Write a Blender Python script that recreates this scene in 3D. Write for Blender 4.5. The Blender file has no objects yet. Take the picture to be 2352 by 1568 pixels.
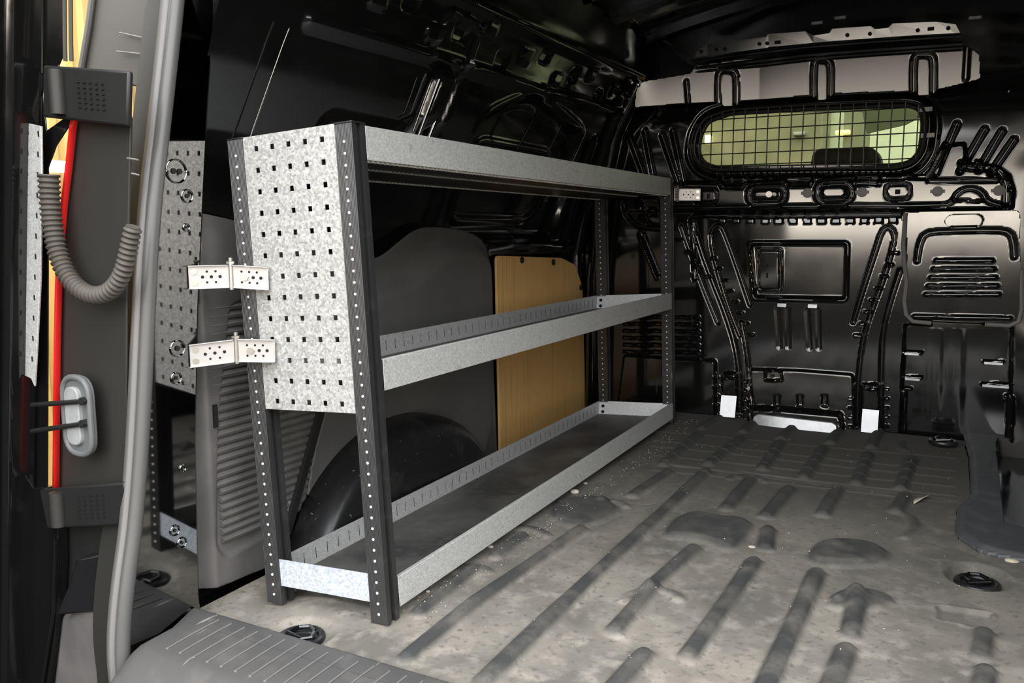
import bpy, math, random
import numpy as np
from mathutils import Vector, Matrix, Euler
random.seed(7); rng = np.random.default_rng(7)
S = bpy.context.scene
COL = S.collection
# ------------------------------------------------------------------ camera
W, H = 2352, 1568
CAM = np.array([.8499, -1.12988, .69143]); YAW, PITCH, ROLL, FPX = .48855, .13287, -.00239, 1920.04
def basis():
    f = np.array([-math.sin(YAW)*math.cos(PITCH), math.cos(YAW)*math.cos(PITCH), -math.sin(PITCH)])
    r = np.array([math.cos(YAW), math.sin(YAW), 0.]); u = np.cross(r, f)
    return r*math.cos(ROLL)+u*math.sin(ROLL), -r*math.sin(ROLL)+u*math.cos(ROLL), f
CR, CU, CF = basis()
cd = bpy.data.cameras.new('camera'); cam = bpy.data.objects.new('camera', cd); COL.objects.link(cam)
cd.sensor_width = 36; cd.lens = 36*FPX/W; cd.clip_start = .02; cd.clip_end = 100
cam.matrix_world = Matrix(((CR[0], CU[0], -CF[0], CAM[0]), (CR[1], CU[1], -CF[1], CAM[1]), (CR[2], CU[2], -CF[2], CAM[2]), (0, 0, 0, 1)))
S.camera = cam
S.view_settings.view_transform = 'Standard'; S.view_settings.look = 'None'
S.view_settings.gamma = 1; S.view_settings.use_curve_mapping = False
S.view_settings.exposure = 0.0
# ------------------------------------------------------------------ world: daylight at the rear of the van, dim workshop ahead
wd = bpy.data.worlds.new('world'); S.world = wd; wd.use_nodes = True
nt = wd.node_tree; nt.nodes.clear()
def wn(t, **k):
    n = nt.nodes.new(t)
    for a, b in k.items(): setattr(n, a, b)
    return n
def wl(a, b): nt.links.new(a, b)
tc = wn('ShaderNodeTexCoord'); sx = wn('ShaderNodeSeparateXYZ'); wl(tc.outputs['Generated'], sx.inputs[0])
elev = wn('ShaderNodeValToRGB'); mp = wn('ShaderNodeMapRange'); mp.inputs[1].default_value = -1; mp.inputs[2].default_value = 1
wl(sx.outputs[2], mp.inputs[0]); wl(mp.outputs[0], elev.inputs[0])
def ep(d): return .5+math.sin(math.radians(d))/2
SKY = [(0.0, (.08, .077, .075)), (ep(-1.9), (.10, .095, .09)), (ep(-.7), (3.0, 2.7, 2.3)), (ep(.5), (14.0, 12.6, 10.8)), (ep(2.0), (6.4, 5.7, 4.8)), (ep(3.6), (3.6, 3.2, 2.7)), (ep(5), (1.1, 1., .88)), (ep(8.5), (.9, .85, .8)), (ep(11), (3.8, 3.8, 3.8)), (ep(16), (5.3, 5.4, 5.5)), (ep(32), (6.8, 7.0, 7.2)), (1., (5.6, 5.8, 6.1))]
cr_ = elev.color_ramp; cr_.elements[0].position = 0; cr_.elements[0].color = (*SKY[0][1], 1); cr_.elements[1].position = 1; cr_.elements[1].color = (*SKY[-1][1], 1)
for p, c in SKY[1:-1]: e = cr_.elements.new(p); e.color = (*c, 1)
rear = wn('ShaderNodeMapRange'); rear.inputs[1].default_value = .25; rear.inputs[2].default_value = -.35; rear.interpolation_type = 'SMOOTHSTEP'
wl(sx.outputs[1], rear.inputs[0])
mx = wn('ShaderNodeMix', data_type='RGBA'); wl(rear.outputs[0], mx.inputs[0]); mx.inputs[6].default_value = (.50, .46, .36, 1); wl(elev.outputs[0], mx.inputs[7])
bg = wn('ShaderNodeBackground'); bg.inputs[1].default_value = 1.0; wl(mx.outputs[2], bg.inputs[0])
ow = wn('ShaderNodeOutputWorld'); wl(bg.outputs[0], ow.inputs[0])
def area(name, loc, target, sx_, sy_, power, colr, portal=False):
    l = bpy.data.lights.new(name, 'AREA'); l.shape = 'RECTANGLE'; l.size = sx_; l.size_y = sy_; l.energy = power; l.color = colr
    o = bpy.data.objects.new(name, l); COL.objects.link(o); o.location = loc
    o.rotation_euler = (Vector(target)-Vector(loc)).to_track_quat('-Z', 'Y').to_euler()
    if portal: l.cycles.is_portal = True
    return o
area('workshop_lamp_light', (-2.6, 1.2, 1.9), (-3.2, 2.4, .2), .9, .2, 60, (1, .78, .42))

# ------------------------------------------------------------------ helpers
def ray(px, py): return CR*(px-W/2)/FPX - CU*(py-H/2)/FPX + CF
def hit(px, py, ax, val):
    d = ray(px, py); return CAM + d*(val-CAM[ax])/d[ax]
def tag(o, label=None, cat=None, group=None, kind=None):
    if label: o['label'] = label
    if cat: o['category'] = cat
    if group: o['group'] = group
    if kind: o['kind'] = kind
    return o
def empty(name, loc=(0, 0, 0), rot=(0, 0, 0)):
    o = bpy.data.objects.new(name, None); COL.objects.link(o); o.location = loc; o.rotation_euler = rot
    o.empty_display_size = .05; return o
class MB:
    def __init__(s): s.v = []; s.f = []; s.mi = []
    def add(s, vs, fs, m=0):
        n = len(s.v); s.v += [tuple(float(c) for c in p) for p in vs]; s.f += [tuple(i+n for i in f) for f in fs]; s.mi += [m]*len(fs); return s
    def box(s, c, d, rot=None, m=0):
        vs = [Vector((x*d[0]/2, y*d[1]/2, z*d[2]/2)) for x in (-1, 1) for y in (-1, 1) for z in (-1, 1)]
        if rot is not None: vs = [rot @ v for v in vs]
        vs = [v+Vector(c) for v in vs]
        return s.add(vs, [(0, 1, 3, 2), (4, 6, 7, 5), (0, 4, 5, 1), (2, 3, 7, 6), (0, 2, 6, 4), (1, 5, 7, 3)], m)
    def prism(s, poly, place, t0, t1, m=0, cap=True):   # poly in 2D, place(a,b,t)->xyz
        n = len(poly); vs = [place(a, b, t0) for a, b in poly]+[place(a, b, t1) for a, b in poly]
        fs = [(i, (i+1) % n, (i+1) % n+n, i+n) for i in range(n)]
        if cap: fs += [tuple(range(n))[::-1], tuple(range(n, 2*n))]
        return s.add(vs, fs, m)
    def tube(s, pts, r, n=10, cap=True, closed=False, m=0, flat=None):
        pts = [Vector(p) for p in pts]; k = len(pts); rs = r if hasattr(r, '__len__') else [r]*k
        up = Vector((0, 0, 1)); vs = []; fs = []; prev = None
        for i, p in enumerate(pts):
            a = pts[i-1] if (i or closed) else pts[0]; b = pts[(i+1) % k] if (i < k-1 or closed) else pts[-1]
            t = (b-a).normalized()
            if prev is None:
                x = t.cross(up)
                if x.length < 1e-3: x = t.cross(Vector((0, 1, 0)))
            else: x = prev-t*prev.dot(t)
            x.normalize(); prev = x; y = t.cross(x)
            for j in range(n):
                an = 2*math.pi*j/n; vs.append(p+(x*math.cos(an)+y*math.sin(an)*(flat or 1))*rs[i])
        for i in range(k if closed else k-1):
            for j in range(n):
                a = i*n+j; b = i*n+(j+1) % n; c2 = ((i+1) % k)*n+(j+1) % n; d = ((i+1) % k)*n+j; fs.append((a, b, c2, d))
        if cap and not closed: fs += [tuple(range(n))[::-1], tuple(range((k-1)*n, k*n))]
        return s.add(vs, fs, m)
    def disc(s, c, nrm, r, h, n=16, m=0, dome=0.):
        c = Vector(c); q = Vector(nrm).to_track_quat('Z', 'Y'); rings = [(r, 0), (r, h), (r*.85, h+dome*.6), (r*.4, h+dome), (0, h+dome)] if dome else [(r, 0), (r, h), (0, h)]
        vs = []; fs = []
        for (rr, z) in rings[:-1]:
            for j in range(n): vs.append(c+q @ Vector((rr*math.cos(2*math.pi*j/n), rr*math.sin(2*math.pi*j/n), z)))
        vs.append(c+q @ Vector((0, 0, rings[-1][1]))); L = len(rings)-1
        for i in range(L-1):
            for j in range(n): fs.append((i*n+j, i*n+(j+1) % n, (i+1)*n+(j+1) % n, (i+1)*n+j))
        for j in range(n): fs.append(((L-1)*n+j, (L-1)*n+(j+1) % n, len(vs)-1))
        return s.add(vs, fs, m)
    def build(s, name, mat, parent=None, smooth=35, solid=None, bevel=None, warp=None):
        me = bpy.data.meshes.new(name); vs = s.v if warp is None else [warp(p) for p in s.v]
        me.from_pydata(vs, [], s.f)
        for mt in (mat if isinstance(mat, (list, tuple)) else [mat]): me.materials.append(mt)
        if any(s.mi): me.polygons.foreach_set('material_index', s.mi)
        o = bpy.data.objects.new(name, me); COL.objects.link(o)
        if smooth:
            me.shade_smooth(); me.set_sharp_from_angle(angle=math.radians(smooth))
        if solid:
            md = o.modifiers.new('solid', 'SOLIDIFY'); md.thickness = solid; md.offset = -1
        if bevel:
            md = o.modifiers.new('bevel', 'BEVEL'); md.width = bevel; md.segments = 2; md.limit_method = 'ANGLE'; md.angle_limit = math.radians(40)
        if parent: o.parent = parent
        return o
def chaikin(p, it=2, closed=True):
    p = [np.array(q, float) for q in p]
    for _ in range(it):
        n = len(p); o = []
        rngi = range(n) if closed else range(n-1)
        for i in rngi:
            a, b = p[i], p[(i+1) % n]; o += [a*.75+b*.25, a*.25+b*.75]
        if not closed: o = [p[0]]+o+[p[-1]]
        p = o
    return p
def rounded(p, r, n=5):     # round the corners of a closed polygon by radius-ish r
    p = [np.array(q, float) for q in p]; o = []
    for i in range(len(p)):
        a, b, c = p[i-1], p[i], p[(i+1) % len(p)]
        da, dc = a-b, c-b; la, lc = np.hypot(*da), np.hypot(*dc); rr = min(r, la*.48, lc*.48)
        s0, s1 = b+da/la*rr, b+dc/lc*rr
        for k in range(n+1):
            t = k/n; o.append((1-t)**2*s0+2*t*(1-t)*b+t*t*s1)
    return o
def seg_dist(A, B, p, q):
    d = np.array(q)-np.array(p); L = max(d@d, 1e-12); t = np.clip(((A-p[0])*d[0]+(B-p[1])*d[1])/L, 0, 1)
    return np.hypot(A-p[0]-t*d[0], B-p[1]-t*d[1]), p[0]+t*d[0], p[1]+t*d[1]
def sdf(A, B, poly, near=False):
    D = np.full(A.shape, 1e9); inside = np.zeros(A.shape, bool); NX = A.copy(); NY = B.copy(); n = len(poly)
    for i in range(n):
        p, q = poly[i], poly[(i+1) % n]
        d, x, y = seg_dist(A, B, p, q); m = d < D; D[m] = d[m]
        if near: NX[m] = x[m]; NY[m] = y[m]
        c = ((p[1] > B) != (q[1] > B)); den = (q[1]-p[1]) or 1e-12
        inside ^= c & (A < (q[0]-p[0])*(B-p[1])/den+p[0])
    D = np.where(inside, -D, D)
    return (D, NX, NY) if near else D
def sm(x): x = np.clip(x, 0, 1); return x*x*(3-2*x)
def heights(A, B, feats, base=None):
    Hh = base(A, B) if base else np.zeros(A.shape)
    for ft in feats:
        k, pts, d, w = ft[:4]; P = np.array([list(p) for p in pts]); m = w*1.5+.002
        idx = np.nonzero((A > P[:, 0].min()-m) & (A < P[:, 0].max()+m) & (B > P[:, 1].min()-m) & (B < P[:, 1].max()+m))
        if len(idx[0]) == 0: continue
        a, b = A[idx], B[idx]
        if k == 'pad':
            msk = sm(.5-sdf(a, b, pts)/w); add = d*msk
            if len(ft) > 4: add = msk*(d+ft[4][0]*(a-P[:, 0].mean())+ft[4][1]*(b-P[:, 1].mean()))
        elif k == 'ring': add = d*sm(1-np.abs(sdf(a, b, pts))/w)
        elif k == 'line':
            D = np.full(a.shape, 1e9)
            for i in range(len(pts)-1): D = np.minimum(D, seg_dist(a, b, pts[i], pts[i+1])[0])
            add = d*sm(1.25*(1-D/w))
        Hh[idx] += add
    return Hh
def relief(name, org, U, V, N, ar, br, step, feats, mat, base=None, outline=None, holes=(), parent=None, thick=None, smooth=50, attr=None):
    na = max(2, int(round((ar[1]-ar[0])/step))); nb = max(2, int(round((br[1]-br[0])/step)))
    a = np.linspace(ar[0], ar[1], na+1); b = np.linspace(br[0], br[1], nb+1)
    A, B = np.meshgrid(a, b); inside = np.ones(A.shape, bool)
    def clip(poly, sign):
        nonlocal A, B, inside
        D, X, Y = sdf(A, B, poly, True); D = D*sign; ins = D <= 0
        q = ins; anyin = np.zeros_like(ins)
        anyin[:-1, :-1] |= q[1:, 1:]; anyin[1:, 1:] |= q[:-1, :-1]; anyin[1:, :-1] |= q[:-1, 1:]; anyin[:-1, 1:] |= q[1:, :-1]
        anyin[1:, :] |= q[:-1, :]; anyin[:-1, :] |= q[1:, :]; anyin[:, 1:] |= q[:, :-1]; anyin[:, :-1] |= q[:, 1:]
        mv = (~ins) & anyin & (D < 1.6*step); A = np.where(mv, X, A); B = np.where(mv, Y, B)
        inside &= (ins | mv); return mv
    if outline is not None: clip(outline, 1)
    for h in holes: clip(h, -1)
    Hh = heights(A, B, feats, base)
    org, U, V, N = (np.array(z, float) for z in (org, U, V, N))
    P = org+A[..., None]*U+B[..., None]*V+Hh[..., None]*N
    I = np.arange(A.size).reshape(A.shape)
    q = np.stack([I[:-1, :-1], I[:-1, 1:], I[1:, 1:], I[1:, :-1]], -1).reshape(-1, 4)
    ok = inside.ravel()[q].all(1); q = q[ok]
    used = np.zeros(A.size, bool); used[q.ravel()] = True; remap = np.cumsum(used)-1
    V3 = P.reshape(-1, 3)[used]; q = remap[q]
    me = bpy.data.meshes.new(name); me.vertices.add(len(V3)); me.vertices.foreach_set('co', V3.ravel().astype(np.float32))
    me.loops.add(q.size); me.loops.foreach_set('vertex_index', q.ravel().astype(np.int32))
    me.polygons.add(len(q)); me.polygons.foreach_set('loop_start', np.arange(0, q.size, 4, dtype=np.int32))
    me.update(calc_edges=True); me.validate()
    me.materials.append(mat); me.shade_smooth()
    if smooth: me.set_sharp_from_angle(angle=math.radians(smooth))
    if attr is not None:
        at_ = me.attributes.new(attr, 'FLOAT', 'POINT'); at_.data.foreach_set('value', Hh.ravel()[used].astype(np.float32))
    o = bpy.data.objects.new(name, me); COL.objects.link(o)
    if thick:
        md = o.modifiers.new('solid', 'SOLIDIFY'); md.thickness = thick; md.offset = -1
    if parent: o.parent = parent
    return o
X_, Y_, Z_ = (1, 0, 0), (0, 1, 0), (0, 0, 1)
# ------------------------------------------------------------------ materials
def mat(name, col, rough=.5, metal=0., ior=1.5, spec=.5, coat=0., noise=None, bump=None, scratch=None, trans=0., alpha=1., emis=None, vor=None, roughnoise=None, dust=None, dirt_and_fade=None):
    m = bpy.data.materials.new(name); m.use_nodes = True; t = m.node_tree; p = t.nodes['Principled BSDF']
    p.inputs['Base Color'].default_value = (*col, 1); p.inputs['Roughness'].default_value = rough; p.inputs['Metallic'].default_value = metal
    p.inputs['IOR'].default_value = ior; p.inputs['Specular IOR Level'].default_value = spec; p.inputs['Coat Weight'].default_value = coat
    p.inputs['Coat Roughness'].default_value = .06
    p.inputs['Transmission Weight'].default_value = trans; p.inputs['Alpha'].default_value = alpha
    if emis: p.inputs['Emission Color'].default_value = (*emis[0], 1); p.inputs['Emission Strength'].default_value = emis[1]
    tc = t.nodes.new('ShaderNodeTexCoord'); co = tc.outputs['Object']; cur = None
    def nz(scale, detail=4, rg=.55, vec=None):
        n = t.nodes.new('ShaderNodeTexNoise'); n.inputs['Scale'].default_value = scale; n.inputs['Detail'].default_value = detail; n.inputs['Roughness'].default_value = rg
        t.links.new(vec or co, n.inputs['Vector']); return n.outputs['Fac']
    def mr(v, a, b, c=0., d=1.):
        n = t.nodes.new('ShaderNodeMapRange'); n.inputs[1].default_value = a; n.inputs[2].default_value = b; n.inputs[3].default_value = c; n.inputs[4].default_value = d
        t.links.new(v, n.inputs[0]); return n.outputs[0]
    def mix(f, a, b):
        n = t.nodes.new('ShaderNodeMix'); n.data_type = 'RGBA'; t.links.new(f, n.inputs[0])
        for i, z in ((6, a), (7, b)):
            if isinstance(z, tuple): n.inputs[i].default_value = (*z, 1)
            else: t.links.new(z, n.inputs[i])
        return n.outputs[2]
    def scaled(s):
        n = t.nodes.new('ShaderNodeMapping'); n.inputs['Scale'].default_value = s; t.links.new(co, n.inputs[0]); return n.outputs[0]
    cur = col
    if noise:      # (scale, colour2, lo, hi)
        for (sc, c2, lo, hi) in (noise if isinstance(noise, list) else [noise]):
            cur = mix(mr(nz(sc, 5), lo, hi), cur, c2)
    if vor:        # spangle: (scale, colA, colB)
        v = t.nodes.new('ShaderNodeTexVoronoi'); v.inputs['Scale'].default_value = vor[0]; t.links.new(co, v.inputs['Vector'])
        s2 = t.nodes.new('ShaderNodeSeparateColor'); t.links.new(v.outputs['Color'], s2.inputs[0])
        cur = mix(s2.outputs[0], vor[1], vor[2])
        if roughnoise is None: t.links.new(mr(s2.outputs[1], 0, 1, rough-.12, rough+.14), p.inputs['Roughness'])
        if noise: 
            for (sc, c2, lo, hi) in (noise if isinstance(noise, list) else [noise]): cur = mix(mr(nz(sc, 5), lo, hi), cur, c2)
    if dirt_and_fade:
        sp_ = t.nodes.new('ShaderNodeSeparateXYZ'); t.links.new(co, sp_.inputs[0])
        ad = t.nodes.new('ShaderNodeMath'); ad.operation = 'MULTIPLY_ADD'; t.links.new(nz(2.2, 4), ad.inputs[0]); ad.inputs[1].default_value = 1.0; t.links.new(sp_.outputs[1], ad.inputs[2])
        cur = mix(mr(ad.outputs[0], .75, 1.9), cur, (.085, .080, .068))  # darker toward the bulkhead, apart from the dirt by height
    if dirt_and_fade: # (attr, lo, hi, colour on the raised parts)
        at_ = t.nodes.new('ShaderNodeAttribute'); at_.attribute_name = dirt_and_fade[0]
        f = mr(at_.outputs['Fac'], dirt_and_fade[1], dirt_and_fade[2]); n2 = nz(14, 5)
        mu = t.nodes.new('ShaderNodeMath'); mu.operation = 'MULTIPLY'; t.links.new(f, mu.inputs[0]); t.links.new(mr(n2, .25, .6, .45, 1), mu.inputs[1])
        cur = mix(mu.outputs[0], cur, dirt_and_fade[3])
    if dust:       # fine specks (scale, colour, lo, hi)
        cur = mix(mr(nz(dust[0], 2, .5), dust[2], dust[3]), cur, dust[1])
    if scratch:    # (colour, amount) long thin scratches
        sc = nz(1.0, 3, .6, scaled(scratch[2] if len(scratch) > 2 else (4, 4, 90)))
        cur = mix(mr(sc, scratch[1], scratch[1]+.03), cur, scratch[0])
    if not isinstance(cur, tuple): t.links.new(cur, p.inputs['Base Color'])
    if roughnoise: # (scale, lo, hi)
        t.links.new(mr(nz(roughnoise[0], 5), .35, .7, roughnoise[1], roughnoise[2]), p.inputs['Roughness'])
    if bump:       # (scale, strength, distance)
        bn = t.nodes.new('ShaderNodeBump'); bn.inputs['Strength'].default_value = bump[1]; bn.inputs['Distance'].default_value = bump[2]
        t.links.new(nz(bump[0], 4), bn.inputs['Height']); t.links.new(bn.outputs[0], p.inputs['Normal'])
    return m
M = {}
M['paint'] = mat('black_gloss_paint', (.006, .006, .006), .13, ior=1.75, bump=(3, .15, .01), roughnoise=(6, .06, .2))
M['pillar'] = mat('black_mirror_paint', (.21, .21, .21), .045, metal=1.)
M['satin'] = mat('black_satin_paint', (.006, .006, .006), .12, ior=1.85, roughnoise=(5, .07, .12), scratch=((.05, .05, .05), .70, (60, 4, 4)))
M['header'] = mat('black_satin_header', (.012, .011, .010), .17, ior=1.9)
M['galv'] = mat('galvanised_spangle', (.5, .5, .5), .42, metal=.4, vor=(260, (.36, .355, .34), (.66, .65, .63)), bump=(90, .1, .001))
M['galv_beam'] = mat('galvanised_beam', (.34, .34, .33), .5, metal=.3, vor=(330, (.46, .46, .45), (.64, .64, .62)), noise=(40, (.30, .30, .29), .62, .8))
M['galv_near'] = mat('galvanised_cool_lit', (.5, .53, .57), .42, metal=.3, vor=(260, (.42, .46, .52), (.66, .70, .76)))  # bluish copy of the galvanised steel, cool daylight put into its tint
M['galv_skylit'] = mat('galvanised_skylit', (.8, .8, .8), .40, metal=.15, vor=(260, (.74, .76, .78), (.9, .92, .94)))  # paler copy of the galvanised steel, sky brightness put into its colour
M['bracket'] = mat('zinc_bracket', (.52, .50, .48), .38, metal=.5, noise=(60, (.5, .49, .48), .5, .8))
M['screw'] = mat('zinc_screw', (.55, .53, .5), .3, metal=.9)
M['hole'] = mat('hole_dark', (.004, .004, .004), .8)
M['post'] = mat('anodised_post', (.085, .085, .087), .36, metal=.75, noise=(30, (.15, .15, .145), .55, .85), scratch=((.35, .35, .35), .72, (90, 90, 5)))
M['dot'] = mat('dimple_and_lit_hole', (.85, .83, .76), .35, metal=.1)
M['shelfrubber'] = mat('dusty_shelf_mat', (.045, .045, .043), .5, noise=[(6, (.15, .145, .13), .42, .75), (45, (.085, .082, .077), .5, .7)], dust=(420, (.32, .31, .28), .72, .78))
M['mat'] = mat('rubber_mat', (.255, .23, .19), .8, noise=[(4, (.135, .124, .105), .40, .62), (22, (.33, .30, .25), .5, .74), (70, (.12, .11, .093), .55, .72)], dirt_and_fade=('relief', .001, .009, (.042, .042, .041)), bump=(420, .5, .0012), dust=(600, (.5, .48, .44), .72, .8))
M['trim'] = mat('grey_plastic', (.10, .095, .093), .42, bump=(900, .25, .0006), noise=(9, (.14, .132, .128), .45, .7), dust=(500, (.3, .29, .27), .76, .82))
M['louver'] = mat('dusty_louver', (.10, .096, .092), .6, noise=(12, (.16, .155, .145), .4, .7))
M['lining'] = mat('grey_lining', (.095, .094, .090), .5, noise=(4, (.12, .118, .112), .4, .7), dust=(300, (.2, .2, .19), .77, .83))
M['ply'] = mat('varnished_plywood', (.80, .49, .17), .45, scratch=((.72, .43, .14), .56, (3, 60, 2)), noise=(3, (.86, .55, .21), .4, .7))
M['sill'] = mat('sill_plastic', (.085, .081, .078), .5, bump=(800, .2, .0006), noise=(15, (.12, .114, .106), .5, .72), scratch=((.3, .29, .27), .68, (40, 5, 5)))
M['seal'] = mat('rubber_seal', (.10, .097, .094), .38)
M['flange'] = mat('seal_flange', (.17, .162, .155), .5)
M['arch'] = mat('arch_plastic', (.012, .012, .013), .35, noise=(10, (.05, .048, .045), .55, .8), dust=(120, (.25, .24, .22), .70, .80))
M['jamb'] = mat('dark_jamb', (.026, .025, .022), .5)
M['jamb_warm'] = mat('warm_jamb', (.062, .056, .045), .55)
M['red'] = mat('red_lens', (.55, .015, .015), .15, emis=((1, .03, .02), .12))
M['hose'] = mat('hose_rubber', (.075, .066, .053), .6)
M['blackplastic'] = mat('black_plastic', (.015, .015, .015), .4)
M['greyplug'] = mat('grey_plug', (.22, .21, .2), .5)
M['boot'] = mat('boot_rubber', (.13, .135, .135), .5)
M['bootpale'] = mat('pale_plastic', (.33, .34, .34), .6, noise=(30, (.25, .25, .25), .45, .7))
M['steelpad'] = mat('glint_pad', (.16, .16, .17), .14, metal=.0, ior=2.3, noise=(40, (.34, .34, .35), .4, .7))  # pale and extra glossy, sky glint of tilted faces put into the colour
M['concrete'] = mat('concrete', (.035, .034, .033), .95, spec=0., noise=(1.2, (.022, .021, .02), .4, .7))
M['wallcream'] = mat('cream_sheet', (.30, .22, .10), .6)
M['timber'] = mat('yellow_timber', (.90, .56, .17), .6, noise=(5, (.72, .42, .11), .55, .8))
M['stone'] = mat('pale_stone', (.55, .50, .42), .8)
M['leaf'] = mat('dry_leaf', (.50, .44, .34), .7)
M['void'] = mat('step_plastic', (.035, .031, .026), .55)
M['steprim'] = mat('step_rim_rubber', (.055, .057, .060), .55, noise=(20, (.085, .085, .085), .5, .7), dust=(300, (.3, .3, .28), .76, .82))
M['chrome'] = mat('gloss_bumper', (.01, .01, .012), .05, ior=2.4)
M['cabgrey'] = mat('cab_grey', (.05, .05, .045), .7)
M['lampglow'] = mat('lamp_glow', (1, .8, .4), .5, emis=((1, .72, .25), 3.0))
M['lampwhite'] = mat('lamp_white', (1, .95, .85), .5, emis=((1, .9, .7), 5.0))
M['doormirror'] = mat('sky_streak_mirror', (.45, .47, .5), .12, metal=1.)
M['brass'] = mat('brass', (.7, .5, .15), .3, metal=.9)
gl = mat('tinted_glass', (.46, .49, .33), .03, trans=1., ior=1.1, spec=.6); M['glass'] = gl

# ------------------------------------------------------------------ van shell
YB = 1.97
def B(*pts): return [(lambda q: (q[0], q[2]))(hit(px, py, 1, YB)) for px, py in pts]
def Bp(px, py, y=YB): q = hit(px, py, 1, y); return (q[0], q[1], q[2])
F = []; TL = -.16
def pad(pts, d, w=.008, r=.008, tilt=None): F.append(('pad', rounded(B(*pts), r), d, w)+((tilt,) if tilt else ()))
def padr(pts, d, w=.008, tilt=None): pad(pts, d, w, .004, tilt)
def rect(x0, y0, x1, y1, s=0.): return [(x0, y0), (x1, y0+s*(x1-x0)), (x1, y1+s*(x1-x0)), (x0, y1)]
def ring(pts, d, w=.008, r=.012): F.append(('ring', rounded(B(*pts), r), d, w))
def line(pts, d, w=.009, ck=0): q = B(*pts); F.append(('line', chaikin(q, ck, False) if ck else q, d, w))
glass_px = [(1628, 280), (1680, 262), (1850, 252), (2080, 243), (2112, 250), (2119, 285), (2112, 345), (2092, 371), (2055, 379), (1850, 381), (1650, 385), (1618, 374), (1606, 350), (1611, 312)]
glass = rounded(B(*glass_px), .02)
ctr = np.mean(np.array([list(p) for p in glass]), 0)
def grow(poly, d):
    o = []; n = len(poly)
    for i in range(n):
        t = np.array(poly[(i+1) % n])-np.array(poly[i-1]); t = t/max(np.hypot(*t), 1e-9); nn = np.array([t[1], -t[0]])
        if nn @ (np.array(poly[i])-ctr) < 0: nn = -nn
        o.append(np.array(poly[i])+nn*d)
    return o
F.append(('ring', grow(glass, .022), .010, .014)); F.append(('ring', grow(glass, .045), -.008, .014))
# slot beam
pad([(1440, 424), (1570, 423), (1700, 420), (1950, 412), (2135, 411), (2150, 385), (2175, 335), (2215, 330), (2222, 378), (2290, 383), (2318, 405), (2328, 440), (2322, 480), (1900, 482), (1440, 486)], .016, .012, .01)
line([(1480, 478), (1552, 478), (1880, 473), (2170, 472), (2188, 464), (2201, 441), (2228, 431), (2256, 441), (2266, 463), (2300, 472), (2313, 478)], -.008, .010, 1)
line([(1569, 421), (1656, 419), (1662, 431), (1708, 431), (1714, 420), (1803, 417), (1809, 428), (1862, 427), (1868, 415), (1960, 407), (1965, 424), (2020, 424), (2026, 407), (2128, 405), (2140, 390), (2160, 350), (2172, 330)], -.014, .009)
line([(2134, 416), (2298, 414)], -.012, .010); line([(2208, 375), (2212, 386), (2285, 388), (2303, 404), (2313, 432), (2309, 478)], -.012, .012, 1)
line([(2192, 460), (2262, 463)], -.006, .006)
for (x0, x1) in ((1664, 1706), (1812, 1860), (1968, 2016)): padr([(x0, 421), (x1, 420), (x1, 428), (x0, 429)], .010, .005, (0, TL))
for (x0, y0, x1, y1) in ((1722, 430, 1805, 468), (1878, 422, 1958, 466)):
    ring(rect(x0, y0, x1, y1, -.02), -.018, .015, .03); pad(rect(x0+14, y0+10, x1-15, y1-12, -.02), .006, .006, .02)
ring(rect(2036, 424, 2091, 459, -.03), -.010, .008, .02); ring(rect(1600, 436, 1650, 467, -.02), -.010, .008, .015)
# flange tabs above and below the beam
for i in range(16):
    x = 1640+i*28; y = 408-i*.55
    if x < 2075: padr([(x, y-13), (x+14, y-13), (x+14, y+2), (x, y+2)], .008, .004, (0, -.08))
for i in range(13):
    x = 1652+i*32.5; padr([(x, 498), (x+18, 498), (x+18, 513), (x, 513)], .008, .004, (0, -.11))
# shadow channel above centre panel and struts
line([(1596, 640), (1592, 540), (1588, 505), (1600, 495), (1800, 495), (2068, 492)], -.016, .012, 0)
line([(1592, 505), (1610, 570), (1636, 640), (1668, 720), (1690, 790), (1700, 860), (1702, 948)], -.008, .012, 1)
line([(1700, 770), (1672, 700), (1645, 610), (1632, 545), (1640, 520), (1658, 518), (1668, 540), (1690, 600), (1724, 700)], -.008, .009, 1)
line([(1566, 520), (1590, 590), (1625, 680), (1650, 740)], -.010, .010, 1)
line([(1960, 740), (1984, 660), (2010, 580), (2026, 530), (2040, 520), (2054, 532), (2054, 560), (2030, 640), (1996, 730), (1978, 800), (1970, 900), (1970, 980)], -.009, .009, 1)
line([(2068, 620), (2045, 690), (2028, 760), (2024, 850), (2024, 985)], -.008, .010, 1)
line([(1735, 960), (1724, 880), (1716, 800), (1704, 740)], -.010, .010, 1)
for i in range(8):   # spot-weld steps beside the struts
    x = 1632+i*12.5; y = 590+i*25; padr([(x, y), (x+16, y), (x+16, y+5), (x, y+5)], .008, .004, (0, TL))
    x = 2046-i*12; y = 577+i*27; padr([(x, y), (x+18, y), (x+18, y+6), (x, y+6)], .010, .004, (0, TL))
    if i < 4: x = 1552+i*22; y = 548+i*28; padr([(x, y), (x+16, y), (x+16, y+6), (x, y+6)], .006, .004, (0, TL))
# centre recess and latch plate
pad([(1726, 561), (1944, 561), (1940, 684), (1736, 680)], -.014, .012, .012); ring([(1722, 557), (1949, 557), (1945, 690), (1732, 686)], .006, .010, .014)
pad([(1744, 575), (1790, 575), (1789, 664), (1746, 662)], .010, .006); ring([(1741, 570), (1797, 570), (1797, 668), (1742, 666)], .004, .005)
for (x0, x1, y0) in ((1788, 1808, 695), (1857, 1878, 698)):
    line([(x0-2, y0+14), (x0+4, y0+100)], -.003, .012); line([(x1+2, y0+14), (x1+4, y0+100)], -.003, .012)
# louvres on the left
for i in range(6):
    y = 727+i*16; line([(1435, y), (1606, y+1)], .012, .008)
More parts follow.
